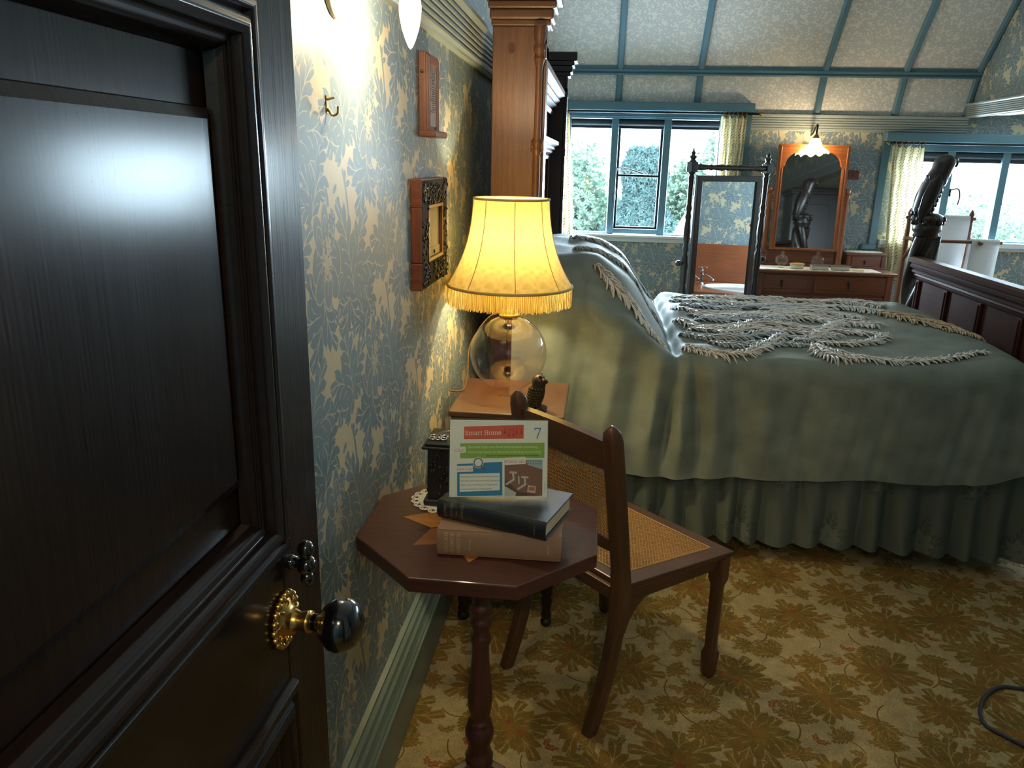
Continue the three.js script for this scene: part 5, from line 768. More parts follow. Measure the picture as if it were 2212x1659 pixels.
{
  const t = thing('bedspread', 'sage green silk bedspread with fringed cream embroidery over the bed', 'bedspread', [0.75, 0.86, -3.9]);
  const x0 = -0.335, x1 = 1.815, R = 0.085;
  // the folds of the side: [place, width, depth, top fade]
  const folds = [[-0.16, 0.05, 0.030], [-0.05, 0.045, -0.022], [0.06, 0.05, 0.024], [0.16, 0.040, -0.018], [0.235, 0.030, 0.042], [0.305, 0.024, -0.050], [0.37, 0.030, 0.036], [0.445, 0.024, -0.040], [0.51, 0.035, 0.030], [0.60, 0.032, -0.020], [0.70, 0.045, 0.016], [0.86, 0.035, -0.012], [0.97, 0.08, 0.008], [1.14, 0.05, -0.007], [1.30, 0.09, 0.009], [1.47, 0.04, -0.009], [1.56, 0.05, 0.010], [1.64, 0.03, -0.010], [1.72, 0.04, 0.012]];
  const hem = (x) => 0.355 + 0.050 * smooth(0.1, 1.6, x) + 0.085 * smooth(1.50, 1.80, x) ** 1.4 + 0.03 * (1 - smooth(-0.2, 0.15, x)) + 0.005 * Math.sin(x * 13);
  const NX = 300, NV = 150;
  const S = (u, v) => {
    const x = lerp(x0, x1, u); let y, z;
    if (v < 0.14) { const k = v / 0.14; z = BZ0 - 0.02; y = lerp(0.42, spreadTop(x, BZ0 + 0.06) - 0.05, k); z -= 0.01 * (1 - k); }
    else if (v < 0.60) { z = lerp(BZ0 + 0.0, BZ1 - R, smoothLin((v - 0.14) / 0.46)); y = spreadTop(x, z); if (z < BZ0 + 0.06) y -= 0.05 * (1 - (z - BZ0) / 0.06) ** 2; }
    else if (v < 0.68) { const a = (v - 0.60) / 0.08 * Math.PI / 2, yt = spreadTop(x, BZ1 - R); z = BZ1 - R + Math.sin(a) * R; y = yt - R + Math.cos(a) * R; }
    else { const k = (v - 0.68) / 0.32, yt = spreadTop(x, BZ1 - R) - R; y = lerp(yt, hem(x), k); z = BZ1 + 0.028 * k * (1 - 0.3 * k); }
    const drop = v < 0.60 ? 0 : clamp((v - 0.60) / 0.30) ** 0.8;
    if (drop > 0) { let f = 0; for (const [c, w, d] of folds) { const cc = c + 0.05 * (1 - drop) * Math.sign(0.35 - c) * (Math.abs(c - 0.35) < 0.35 ? 1 : 0); f += d * Math.exp(-(((x - cc) / w) ** 2)) * (0.25 + 0.75 * drop) * (1 - 0.72 * smooth(0.80, 1.0, v)); } f += 0.006 * wobble(x * 14 + y * 2, 91) + 0.005 * wobble(x * 31 - y * 5, 92) * drop; z += f; y -= 0.02 * drop * (1 - drop) * Math.sin(x * 9); }
    return [x, y, z, x, z < BZ1 - R && v >= 0.14 ? z : BZ1 - y];
  };
  function smoothLin(q) { return q; }
  const cover = part(t, 'cover', sheet(NX, NV, S), M.spread);
  // embroidery: plumes of loose silk strands laid along curves
  const onTop = (x, z) => V(x, spreadTop(x, z) + (z > BZ1 - R ? -(1 - Math.sqrt(Math.max(0, 1 - ((z - BZ1 + R) / R) ** 2))) * R : 0), z);
  function plume(name, path, wid, step, mat, seed, lean = 0.55) {
    const r = seeded(seed), curve = new THREE.CatmullRomCurve3(path.map(([x, z]) => V(x, 0, z)), false, 'centripetal'), L = curve.getLength(), n = Math.round(L / step), list = [];
    for (let i = 0; i < n; i++) { const u = (i + r() * 0.8) / n, p = curve.getPointAt(clamp(u)), d = curve.getTangentAt(clamp(u)), taper = 0.45 + 0.75 * Math.sin(Math.PI * clamp(u * 0.9 + 0.08)); 
      for (const s of [-1, 1]) { const a = Math.atan2(d.z, d.x) + s * (lean + (r() - 0.5) * 0.5), len = wid * taper * (0.7 + r() * 0.6), lift = 0.007 + r() * 0.010, off = (r() - 0.5) * 0.006, bend = (r() - 0.5) * 0.5, q = [];
        for (let k = 0; k <= 3; k++) { const f = k / 3, aa = a + bend * f, x = p.x + off + Math.cos(aa) * len * f, z = Math.min(BZ1 - 0.004, p.z + off + Math.sin(aa) * len * f), w = onTop(x, z); w.y += 0.0015 + lift * Math.sin(f * Math.PI * 0.95); q.push(w); }
        const pos = [], idx = [], ww = 0.0042 + r() * 0.0026; q.forEach((w, k) => { const e = q[Math.min(3, k + 1)].clone().sub(q[Math.max(0, k - 1)]), sx = -e.z, sz = e.x, l = Math.hypot(sx, sz) || 1, b = ww * (k === 3 ? 0.5 : 1); pos.push(w.x + sx / l * b, w.y - 0.001, w.z + sz / l * b, w.x, w.y + 0.0035, w.z, w.x - sx / l * b, w.y - 0.001, w.z - sz / l * b); });
        for (let k = 0; k < 3; k++) for (let m = 0; m < 3; m++) { const A = k * 3 + m, B = k * 3 + (m + 1) % 3; idx.push(A, A + 3, B, B, A + 3, B + 3); }
        const g = new THREE.BufferGeometry(); g.setAttribute('position', new THREE.Float32BufferAttribute(pos, 3)); g.setIndex(idx); g.computeVertexNormals(); list.push(g); } }
    const m = part(cover, name, list, mat); m.userData.kind = 'stuff';
  }
  PLUMES.forEach(([path, wid, step, mat, lean], i) => plume('embroidered_plume', path, wid, step, M[mat], 200 + i, lean));
}
// the gathered valance below
{
  const t = thing('bed_valance', 'dark green gathered brocade valance hanging below the bedspread', 'valance', [0.75, 0.05, BZ1]);
  const r = seeded(21), ks = []; let x = -0.3; while (x < 1.86) { const w = 0.085 + r() * 0.075; ks.push([x, w, 0.036 + r() * 0.030]); x += w; }
  const wave = (x) => { for (const [a, w, d] of ks) if (x >= a && x < a + w) { const f = (x - a) / w; return d * (Math.sin(f * Math.PI) ** 1.4 - 0.45); } return 0; };
  part(t, 'skirt', sheet(420, 30, (u, v) => { const x = lerp(-0.3, 1.86, u), k = 1 - v, f = wave(x + 0.02 * k * wobble(x * 4, 5)), y = lerp(0.080 + 0.018 * wobble(x * 5, 8), 0.46, v); return [x, y, BZ1 - 0.035 + f * lerp(0.35, 1.15, k) + 0.022 * k + 0.004 * wobble(x * 40 + y * 9, 6), x * 1.35, y]; }), M.valance);
  part(t, 'skirt_end', sheet(120, 20, (u, v) => { const z = lerp(-4.6, BZ1 - 0.02, u), k = 1 - v; return [1.86 + 0.02 * Math.sin(z * 46) * k, lerp(0.07, 0.46, v), z, z, v * 0.4]; }), M.valance);
}
const CABLE = [[1.80, -2.40], [1.566, -2.335], [1.435, -2.293], [1.368, -2.293], [1.307, -2.252], [1.262, -2.197], [1.234, -2.14], [1.229, -2.093], [1.259, -2.057], [1.30, -2.018], [1.366, -1.959], [1.6, -1.80]];
// ---------------------------------------------------------------- dressing table
const DT = { x0: 1.157, x1: 2.172, z0: -6.27, z1: -5.88, h: 0.878 };
{
  const { x0, x1, z0, z1, h } = DT, t = thing('dressing_table', 'brown wooden dressing table with tilting mirror under the far wall lamp', 'dressing table', [1.67, 0, -6.12]);
  part(t, 'top', box(x0, x1, h - 0.022, h, z0, z1, 0.006), M.dresserWood);
  part(t, 'carcass', box(x0 + 0.025, x1 - 0.035, 0.12, h - 0.02, z0 + 0.01, z1 - 0.03, 0.004), M.dresserWood);
  for (const [a, b] of [[x0 + 0.02, 1.570], [1.592, 2.104]]) for (const [c, d] of [[0.715, 0.845], [0.47, 0.695], [0.20, 0.45]]) {
    const dr = part(t, 'drawer', [box(a, b, c, d, z1 - 0.045, z1 - 0.018, 0.003), box(a + 0.028, b - 0.028, c + 0.024, d - 0.024, z1 - 0.022, z1 - 0.012, 0.004)], M.dresserWood);
    part(dr, 'drop_handle', [ball((a + b) / 2 - 0.02, (c + d) / 2 + 0.018, z1 - 0.004, 0.010, 1, 10), capTube([[(a + b) / 2 - 0.02, (c + d) / 2 + 0.014, z1 + 0.002], [(a + b) / 2 - 0.02, (c + d) / 2 - 0.024, z1 + 0.006]], 0.006, 6, 8)], M.iron);
  }
  for (const x of [x0 + 0.02, x1 - 0.075]) part(t, 'pilaster', box(x, x + 0.045, 0.12, h - 0.022, z1 - 0.04, z1 - 0.010, 0.006, 'y'), M.dresserWood);
  part(t, 'plinth', box(x0 + 0.015, x1 - 0.025, 0, 0.12, z0 + 0.02, z1 - 0.02, 0.006), M.dresserWood);
  // little drawer boxes at either side of the glass
  for (const [a, b] of [[1.157, 1.285], [1.868, 2.170]]) { const q = part(t, 'jewel_drawer_box', [box(a + 0.012, b - 0.012, h, 0.980, -6.34, -6.17, 0.003), box(a, b, 0.978, 0.994, -6.35, -6.155, 0.005), box(a + 0.004, b - 0.004, h, h + 0.012, -6.345, -6.16, 0.004)], M.dresserWood); part(q, 'jewel_drawer', [box(a + 0.045, b - 0.045, 0.896, 0.968, -6.175, -6.162, 0.003), box(a + 0.016, a + 0.040, h + 0.01, 0.978, -6.176, -6.160, 0.006, 'y'), box(b - 0.040, b - 0.016, h + 0.01, 0.978, -6.176, -6.160, 0.006, 'y')], M.dresserWood); part(q, 'knob', capTube([[(a + b) / 2 - 0.01, 0.935, -6.158], [(a + b) / 2 - 0.01, 0.915, -6.152]], 0.007, 4, 8), M.iron); }
  for (const x of [1.262, 1.823]) { part(t, 'mirror_post', loft([[x, h, -6.2, 0.022, 0.022, 5], [x, 0.98, -6.2, 0.022, 0.022, 5], [x, 1.02, -6.2, 0.019, 0.019, 4], [x, 1.40, -6.2, 0.017, 0.017, 4], [x, 1.412, -6.2, 0.022, 0.022, 3], [x, 1.422, -6.2, 0.014, 0.014, 2]], 16), M.mirrorWood); part(t, 'ball_finial', [ball(x, 1.442, -6.2, 0.024, 1, 18), lathe([[0.012, 1.415], [0.012, 1.425]], 12, [x, 0, -6.2])], M.mirrorWood); }
  part(t, 'mirror_rail', [box(1.25, 1.835, h, h + 0.022, -6.23, -6.17, 0.004), box(1.285, 1.80, h + 0.02, 0.992, -6.225, -6.205, 0.003)], M.dresserWood);
  { // frame with arched spandrels, set a little back at the top
    const a0 = 1.291, a1 = 1.804, y0 = 1.0, y1 = 1.773, s = new THREE.Shape([[a0, y0], [a1, y0], [a1, y1], [a0, y1]].map((p) => new THREE.Vector2(...p)));
    const hole = new THREE.Path(), i0 = a0 + 0.042, i1 = a1 - 0.042, xm = (a0 + a1) / 2, b = y0 + 0.016; hole.moveTo(i0, b); hole.lineTo(i1, b); hole.lineTo(i1, 1.605); hole.lineTo(i1 - 0.012, 1.618); hole.bezierCurveTo(i1 - 0.018, 1.70, i1 - 0.085, 1.712, i1 - 0.098, 1.716); hole.quadraticCurveTo(i1 - 0.118, 1.733, i1 - 0.15, 1.737); hole.lineTo(i0 + 0.15, 1.737); hole.quadraticCurveTo(i0 + 0.118, 1.733, i0 + 0.098, 1.716); hole.bezierCurveTo(i0 + 0.085, 1.712, i0 + 0.018, 1.70, i0 + 0.012, 1.618); hole.lineTo(i0, 1.605); hole.lineTo(i0, b); s.holes.push(hole);
    const tilt = (g) => { g.translate(0, -1.39, 0); g.rotateX(-0.06); g.translate(0, 1.39, -6.2); return g; };
    const fr = part(t, 'mirror_frame', tilt(outline(s, 0.030, 0.003, 10)), M.mirrorWood, 'orange brown mirror frame with arched corners');
    part(fr, 'frame_bead', [tilt(box(a0 + 0.012, a0 + 0.022, y0 + 0.01, y1 - 0.012, 0.026, 0.036, 0.003, 'y')), tilt(box(a1 - 0.022, a1 - 0.012, y0 + 0.01, y1 - 0.012, 0.026, 0.036, 0.003, 'y')), tilt(box(a0 + 0.012, a1 - 0.012, y1 - 0.020, y1 - 0.010, 0.026, 0.036, 0.003)), tilt(box(a0 + 0.030, a0 + 0.036, y0 + 0.01, 1.60, 0.026, 0.034, 0.002, 'y')), tilt(box(a1 - 0.036, a1 - 0.030, y0 + 0.01, 1.60, 0.026, 0.034, 0.002, 'y'))], M.mirrorWood);
    part(t, 'mirror_glass', tilt(box(a0 + 0.02, a1 - 0.02, y0 + 0.01, y1 - 0.02, 0.006, 0.012, 0)), M.oldMirror, 'mirror glass');
    part(t, 'mirror_back', tilt(box(a0 + 0.01, a1 - 0.01, y0 + 0.005, y1 - 0.01, -0.004, 0.005, 0.001)), M.dresserWood);
  }
}
{ // wall lamp over the glass, frilled shade
  const x = 1.530, z = -6.13, t = thing('wall_lamp', 'lit wall lamp with frilled glass shade above the dressing table mirror', 'wall light', [1.55, 1.85, ZF]);
  const f = lathe([[0.055, 0], [0.055, 0.006], [0.050, 0.010], [0.046, 0.007], [0.042, 0.012], [0.036, 0.014], [0.030, 0.011], [0.024, 0.018], [0, 0.024]], 32); f.rotateX(Math.PI / 2); f.translate(1.553, 1.845, ZF); part(t, 'plate', f, M.ivory);
  part(t, 'arm', tube([[1.553, 1.845, ZF + 0.02], [1.548, 1.862, ZF + 0.10], [1.540, 1.902, ZF + 0.19], [1.532, 1.905, z + 0.0], [x, 1.865, z], [x, 1.83, z]], 0.0065, 30, 8), M.iron);
  part(t, 'holder', lathe([[0.008, 0.03], [0.014, 0.02], [0.026, 0.0], [0.024, -0.006]], 18, [x, 1.815, z]), M.oldBrass);
  part(t, 'glass_shade', sheet(96, 16, (u, v) => { const a = u * 6.2832, k = 1 - v, r = lerp(0.030, 0.046, smooth(0, 0.45, k)) + 0.050 * smooth(0.42, 1, k) ** 1.3 + 0.009 * Math.sin(a * 8) * smooth(0.6, 1, k); return [x + Math.cos(a) * r, 1.816 - k * 0.100 + 0.010 * Math.cos(a * 8) * smooth(0.6, 1, k), z + Math.sin(a) * r]; }), M.shadeGlow, 'frilled frosted glass shade');
  part(t, 'bulb', ball(x, 1.765, z, 0.022, 1.3), M.bulb);
  const l = new THREE.PointLight(WARM_WHITE, BULB.dresser); l.position.set(x, 1.765, z); l.castShadow = true; l.shadow.radius = 1.2; l.name = 'dresser_bulb_light'; scene.add(l);
}
single('wall_switch_plate', 'dark wooden plate on the wallpaper right of the dressing mirror', 'switch plate', [box(1.868, 1.948, 1.528, 1.596, ZF, ZF + 0.014, 0.004), ball(1.908, 1.562, ZF + 0.016, 0.010)], M.dresserWood, [1.908, 1.528, ZF]);
// things on the dressing table
{
  const y = DT.h, cl = sheet(120, 20, (u, v) => { const x = lerp(1.19, 2.06, u), s = 0.010 * Math.sin(u * 80) * (v > 0.9 || v < 0.1 ? 1 : 0); return [x, y + 0.0022 + 0.0016 * wobble(u * 22 + v * 5, 3) + (v > 0.95 ? -0.001 : 0), lerp(-6.14, -5.915, v) + s * 0.7, x, v * 0.24]; });
  single('lace_runner', 'long white lace runner along the dressing table top', 'runner', cl, M.lace, [1.62, y, -6.03]);
  const jar = (name, label, x, z) => { const t = thing(name, label, 'jar', [x, y + 0.004, z], 'glass powder jars'); part(t, 'bowl', lathe([[0, 0.004], [0.026, 0.003], [0.024, 0.008], [0.016, 0.014], [0.022, 0.024], [0.044, 0.042], [0.050, 0.056], [0.048, 0.066]], 26, [x, y, z]), M.jarGlass); const l = part(t, 'lid', lathe([[0.050, 0.066], [0.048, 0.076], [0.036, 0.088], [0.016, 0.096], [0.010, 0.100]], 26, [x, y, z]), M.jarGlass); part(l, 'knob', lathe([[0.006, 0.099], [0.009, 0.104], [0.014, 0.114], [0.011, 0.124], [0, 0.128]], 18, [x, y, z]), M.jarGlass); };
  jar('powder_jar', 'lidded glass jar left of the oval hairbrush', 1.365, -6.02); jar('powder_jar', 'lidded glass jar behind the silver edged boxes', 1.64, -6.08);
  { const t = thing('hairbrush', 'oval tan hairbrush lying on the lace runner between the glass jars', 'hairbrush', [1.473, y + 0.004, -5.985]); const b = new THREE.SphereGeometry(1, 24, 14); b.scale(0.056, 0.012, 0.03); b.translate(1.473, y + 0.036, -5.985); part(t, 'back', b, std({ color: rgb(206, 164, 96), roughness: 0.45 })); part(t, 'bristles', (() => { const g = new THREE.CylinderGeometry(1, 0.92, 0.026, 24); g.scale(0.050, 1, 0.025); g.translate(1.473, y + 0.018, -5.985); return g; })(), std({ color: rgb(214, 206, 188), roughness: 0.9 })); }
  for (const [x, w, l] of [[1.630, 0.132, 'pale box with silver rim in front of the second glass jar'], [1.782, 0.134, 'pale box with silver rim nearest the right end of the dressing table']]) { const t = thing('trinket_box', l, 'box', [x, y + 0.004, -5.975], 'silver rimmed boxes'); part(t, 'body', box(x - w / 2 + 0.004, x + w / 2 - 0.004, y + 0.004, y + 0.036, -6.005, -5.945, 0.006), std({ color: rgb(206, 196, 176), roughness: 0.6 })); part(t, 'rim', [box(x - w / 2, x + w / 2, y + 0.036, y + 0.044, -6.01, -5.94, 0.003)], M.silver); }
  { const t = thing('comb', 'slim pale comb lying at the right end of the lace runner', 'comb', [1.905, y + 0.004, -5.97]); part(t, 'spine', capTube([[1.87, y + 0.009, -5.968], [1.945, y + 0.009, -5.962]], 0.004, 4, 8), std({ color: rgb(214, 196, 160), roughness: 0.5 })); part(t, 'teeth', [...Array(12)].map((_, i) => box(1.873 + i * 0.006, 1.876 + i * 0.006, y + 0.006, y + 0.010, -5.962 + i * 0.0004, -5.938, 0)), std({ color: rgb(214, 196, 160), roughness: 0.5 })); }
  const d = []; for (let k = 0; k < 20; k++) { const a = k / 20 * 6.283, g = new THREE.TorusGeometry(0.012, 0.002, 5, 12); g.rotateX(Math.PI / 2); g.translate(2.02 + Math.cos(a) * 0.125, 0.9965, -6.25 + Math.sin(a) * 0.075); d.push(g); } const c = new THREE.CylinderGeometry(0.12, 0.12, 0.003, 36); c.scale(1, 1, 0.6); c.translate(2.02, 0.9965, -6.25); d.push(c);
  single('lace_doily', 'oval lace doily on the small drawer box beside the curtain', 'doily', d, M.lace, [2.02, 0.9945, -6.25]);
}
// ---------------------------------------------------------------- cheval mirror
{
  const yaw = -36 * D2R, cx = 0.832, cz = -5.40, t = localThing('cheval_mirror', 'tall black turned-wood cheval mirror between the bed and the dressing table', 'mirror', [cx, 0, cz], -yaw);
  const hw = 0.335;
  for (const s of [-1, 1]) {
    const x = s * hw, p = part(t, 'post', lathe([[0.024, 0.06], [0.024, 0.20], [0.016, 0.22], [0.022, 0.25], [0.024, 0.55], [0.016, 0.60], [0.026, 0.63], [0.018, 0.66], [0.026, 0.70], [0.026, 0.80], [0.018, 0.84], [0.022, 0.86], [0.022, 0.93], [0.026, 0.95], [0.026, 1.02], [0.016, 1.05], [0.023, 1.075], [0.016, 1.10], [0.022, 1.14], [0.024, 1.20], [0.018, 1.26], [0.023, 1.285], [0.016, 1.31], [0.022, 1.34], [0.016, 1.36], [0.018, 1.50], [0.022, 1.53], [0.016, 1.545], [0.026, 1.56], [0.026, 1.625], [0.018, 1.635]], 18, [x, 0, 0]), M.chevalWood);
    part(p, 'finial', lathe([[0.024, 1.628], [0.014, 1.640], [0.022, 1.652], [0.022, 1.660], [0.010, 1.668], [0.014, 1.678], [0.014, 1.684], [0.007, 1.692], [0.004, 1.708], [0, 1.712]], 16, [x, 0, 0]), M.chevalWood); part(p, 'corner_block', box(x - 0.026, x + 0.026, 1.562, 1.626, -0.026, 0.026, 0.004, 'y'), M.chevalWood);
    part(p, 'pivot_knob', [capTube([[x, 0.985, 0], [x + s * 0.045, 0.985, 0]], 0.008, 4, 8), ball(x + s * 0.052, 0.985, 0, 0.020, 1, 12)], M.chevalWood);
    part(p, 'foot', [capTube([[x, 0.05, 0.26], [x, 0.06, 0.15], [x, 0.12, 0.03], [x, 0.12, -0.03], [x, 0.06, -0.15], [x, 0.05, -0.26]], 0.022, 30, 8), ball(x, 0.024, 0.25, 0.023, 1, 10), ball(x, 0.024, -0.25, 0.023, 1, 10)], M.chevalWood);
  }
  const cr = (y, q) => { const l = lathe([[0.016 * q, -hw + 0.02], [0.022 * q, -hw + 0.06], [0.015 * q, -0.20], [0.020 * q, -0.18], [0.015 * q, -0.16], [0.022 * q, -0.08], [0.014 * q, -0.05], [0.021 * q, -0.03], [0.015 * q, 0], [0.021 * q, 0.03], [0.014 * q, 0.05], [0.022 * q, 0.08], [0.015 * q, 0.16], [0.020 * q, 0.18], [0.015 * q, 0.20], [0.022 * q, hw - 0.06], [0.016 * q, hw - 0.02]], 14); l.rotateZ(Math.PI / 2); l.translate(0, y, 0); return l; };
  part(t, 'crest_bar', cr(1.594, 1), M.chevalWood); part(t, 'stretcher', cr(0.14, 1.1), M.chevalWood);
  const tl = -0.4 * D2R, W = 0.287, y0 = 0.26, y1 = 1.545, put = (g) => { g.translate(0, -0.985, 0); g.rotateX(tl); g.translate(0, 0.985, 0); return g; };
  part(t, 'mirror_frame', [put(box(-W, -W + 0.045, y0, y1, -0.014, 0.014, 0.005, 'y')), put(box(W - 0.045, W, y0, y1, -0.014, 0.014, 0.005, 'y')), put(box(-W + 0.04, W - 0.04, y1 - 0.040, y1, -0.014, 0.014, 0.005)), put(box(-W + 0.04, W - 0.04, y0, y0 + 0.045, -0.014, 0.014, 0.005))], M.chevalWood);
  part(t, 'mirror_glass', put(box(-W + 0.035, W - 0.035, y0 + 0.03, y1 - 0.030, -0.002, 0.003, 0)), M.mirror, 'mirror glass'); part(t, 'mirror_back', put(box(-W + 0.02, W - 0.02, y0 + 0.02, y1 - 0.02, -0.012, -0.004, 0.001)), M.chevalWood);
}
// ---------------------------------------------------------------- towel horse with two towels
{
  const t = thing('towel_horse', 'wooden towel stand with knobbed posts in front of the right window', 'towel rail', [2.36, 0, -5.55]);
  const fr = [[2.075, -5.60], [2.478, -5.62]];
  for (const [x, z] of fr) { const p = part(t, 'post', lathe([[0.018, 0.05], [0.020, 0.2], [0.015, 0.25], [0.018, 0.6], [0.018, 1.0], [0.015, 1.05], [0.018, 1.10], [0.014, 1.27], [0.019, 1.30], [0.012, 1.312], [0.018, 1.328], [0.010, 1.348], [0.002, 1.362], [0, 1.362]], 14, [x, 0, z]), M.towelWood); part(p, 'foot', capTube([[x, 0.03, z - 0.16], [x, 0.05, z], [x, 0.03, z + 0.18]], 0.02, 14, 8), M.towelWood); part(p, 'bracket_arm', [capTube([[x, 1.16, z - 0.02], [x, 1.165, z + 0.10], [x, 1.155, z + 0.20]], 0.014, 14, 8), capTube([[x, 1.02, z], [x, 1.07, z + 0.06], [x, 1.14, z + 0.17]], 0.012, 14, 8)], M.towelWood); }
  for (const [y, dz] of [[1.300, 0], [1.160, 0.16], [0.5, 0]]) part(t, 'rail', capTube([[2.06 - 0.0, y, -5.60 + dz], [2.50 + (dz ? 0.12 : 0), y, -5.62 + dz]], 0.011, 6, 8), M.towelWood);
  const towel = (label, x0, x1, y, z, len, seed) => single('towel', label, 'towel', thick(40, 40, (u, v) => { const x = lerp(x0, x1, u), s = (v - 0.5) * 2, d = Math.abs(s), R = 0.018; const a = clamp(d / 0.12) * Math.PI / 2, yy = d < 0.12 ? y + Math.cos(a) * R : y - (d - 0.12) * len, zz = z + Math.sign(s) * (Math.sin(a) * R + 0.012 * d) + 0.010 * Math.sin(u * 9 + seed) * d; return [x + 0.015 * d * Math.sin(seed + v * 3), yy, zz, x, v * len * 2]; }, 0.004), M.towelling, [(x0 + x1) / 2, y - len * 0.88, z], 'white towels on the towel stand');
  towel('white towel over the back rail of the towel stand', 2.19, 2.462, 1.300, -5.615, 0.42, 1); towel('white towel over the front rail at the right of the towel stand', 2.43, 2.606, 1.160, -5.458, 0.42, 3);
}
// ---------------------------------------------------------------- panelled bath on the right wall, seen in the cheval mirror
{
  const z0 = -6.10, z1 = -3.85, x1 = XR - 0.006, W = 0.86, x0 = x1 - W, h = 0.38, t = thing('panelled_bath', 'wood-rimmed bath with teal panels reflected in the cheval mirror', 'bath', [XR - 0.43, 0, -4.95]);
  part(t, 'splashback', box(x1 - 0.03, x1 - 0.002, h, h + 0.42, z0, z1, 0.006, 'z'), M.washWood);
  { const s = new THREE.Shape(); s.moveTo(-z1, 0); s.lineTo(-z0, 0); s.lineTo(-z0, W - 0.02); s.quadraticCurveTo(-(z0 + z1) / 2, W + 0.06, -z1, W - 0.02); s.lineTo(-z1, 0); const hole = new THREE.Path(); hole.absellipse(5.28, 0.46, 0.56, 0.29, 0, 6.2832, true); s.holes.push(hole); const g = outline(s, 0.034, 0.006, 24); g.applyMatrix4(new THREE.Matrix4().makeBasis(V(0, 0, -1), V(-1, 0, 0), V(0, 1, 0))); g.translate(x1, h - 0.034, 0); part(t, 'rim', g, M.washWood, 'polished wooden rim'); }
  part(t, 'panelled_front', [box(x0 + 0.03, x1 - 0.01, 0.01, h - 0.034, z0 + 0.03, z1 - 0.03, 0.006, 'z')], M.teal);
  for (let k = 0; k < 4; k++) part(t, 'front_panel', box(x0 + 0.018, x0 + 0.034, 0.06, h - 0.07, z0 + 0.10 + k * 0.52, z0 + 0.54 + k * 0.52, 0.008, 'y'), M.teal);
  { const g = new THREE.CylinderGeometry(1, 0.86, 0.05, 48, 1); g.scale(0.285, 1, 0.555); g.translate(x1 - 0.46, h - 0.03, -5.28); const rim = new THREE.TorusGeometry(1, 0.035, 8, 48); rim.rotateX(Math.PI / 2); rim.scale(0.29, 0.4, 0.56); rim.translate(x1 - 0.46, h + 0.002, -5.28); part(t, 'tub', [g, rim], M.porcelain, 'white enamelled tub'); }
  for (const z of [-4.66, -4.50]) part(t, 'tap', [lathe([[0.030, h], [0.028, h + 0.01], [0.016, h + 0.02], [0.014, h + 0.13], [0.020, h + 0.14], [0.010, h + 0.16], [0.010, h + 0.18]], 16, [x1 - 0.30, 0, z]), capTube([[x1 - 0.30, h + 0.09, z], [x1 - 0.32, h + 0.10, z - 0.06], [x1 - 0.34, h + 0.06, z - 0.13]], 0.012, 14, 8), capTube([[x1 - 0.30, h + 0.185, z - 0.045], [x1 - 0.30, h + 0.185, z + 0.045]], 0.008, 4, 8), capTube([[x1 - 0.345, h + 0.185, z], [x1 - 0.255, h + 0.185, z]], 0.008, 4, 8)], M.chrome, 'silvery tap');
}
single('soap_dish', 'pink soap dish by the taps in the mirror reflection', 'soap dish', [box(XR - 0.60, XR - 0.50, 0.381, 0.42, -4.56, -4.44, 0.01)], M.soap, [XR - 0.55, 0.381, -4.50]);
// ---------------------------------------------------------------- back of the room, seen dimly in the dressing mirror
{
  const t = thing('wardrobe', 'tall dark wooden wardrobe reflected in the dressing table mirror', 'wardrobe', [3.3, 0, -0.35]);
  part(t, 'carcass', box(2.72, 3.95, 0.05, 1.92, -0.62, -0.09, 0.005, 'y'), M.wardrobe); part(t, 'cornice', [box(2.69, 3.98, 1.92, 1.96, -0.65, -0.09, 0.008), box(2.67, 4.0, 1.96, 1.99, -0.67, -0.09, 0.006)], M.wardrobe); part(t, 'plinth', box(2.70, 3.97, 0, 0.1, -0.64, -0.09, 0.005), M.wardrobe);
  for (const [a, b] of [[2.75, 3.32], [3.35, 3.92]]) { const d = part(t, 'door', box(a, b, 0.14, 1.88, -0.64, -0.62, 0.004, 'y'), M.wardrobe); part(d, 'panel_moulding', [box(a + 0.08, b - 0.08, 0.26, 0.92, -0.65, -0.638, 0.006, 'y'), box(a + 0.08, b - 0.08, 1.02, 1.78, -0.65, -0.638, 0.006, 'y')], M.wardrobe); part(d, 'knob', ball(a < 3 ? b - 0.04 : a + 0.04, 1.0, -0.655, 0.016), M.brass); }
}
{
  const t = thing('mantelpiece', 'white painted mantelpiece reflected at the left of the dressing mirror', 'mantelpiece', [2.2, 0, -0.25]);
  for (const x of [1.75, 2.5]) part(t, 'jamb', box(x, x + 0.16, 0, 0.98, -0.34, -0.07, 0.006, 'y'), M.white); part(t, 'lintel', box(1.75, 2.66, 0.82, 1.0, -0.36, -0.07, 0.006), M.white); part(t, 'shelf', box(1.68, 2.70, 1.0, 1.04, -0.42, -0.07, 0.006), M.white); part(t, 'hearth_back', box(1.9, 2.52, 0, 0.83, -0.14, -0.07, 0.002), M.iron);
  single('wall_picture', 'cream picture in a dark frame hung over the mantelpiece', 'picture', [box(2.24, 2.28, 1.22, 1.72, -0.10, -0.065, 0.004, 'y'), box(2.52, 2.56, 1.22, 1.72, -0.10, -0.065, 0.004, 'y'), box(2.24, 2.56, 1.68, 1.72, -0.10, -0.065, 0.004), box(2.24, 2.56, 1.22, 1.26, -0.10, -0.065, 0.004)], M.wardrobe, [2.4, 1.22, -0.07]);
}
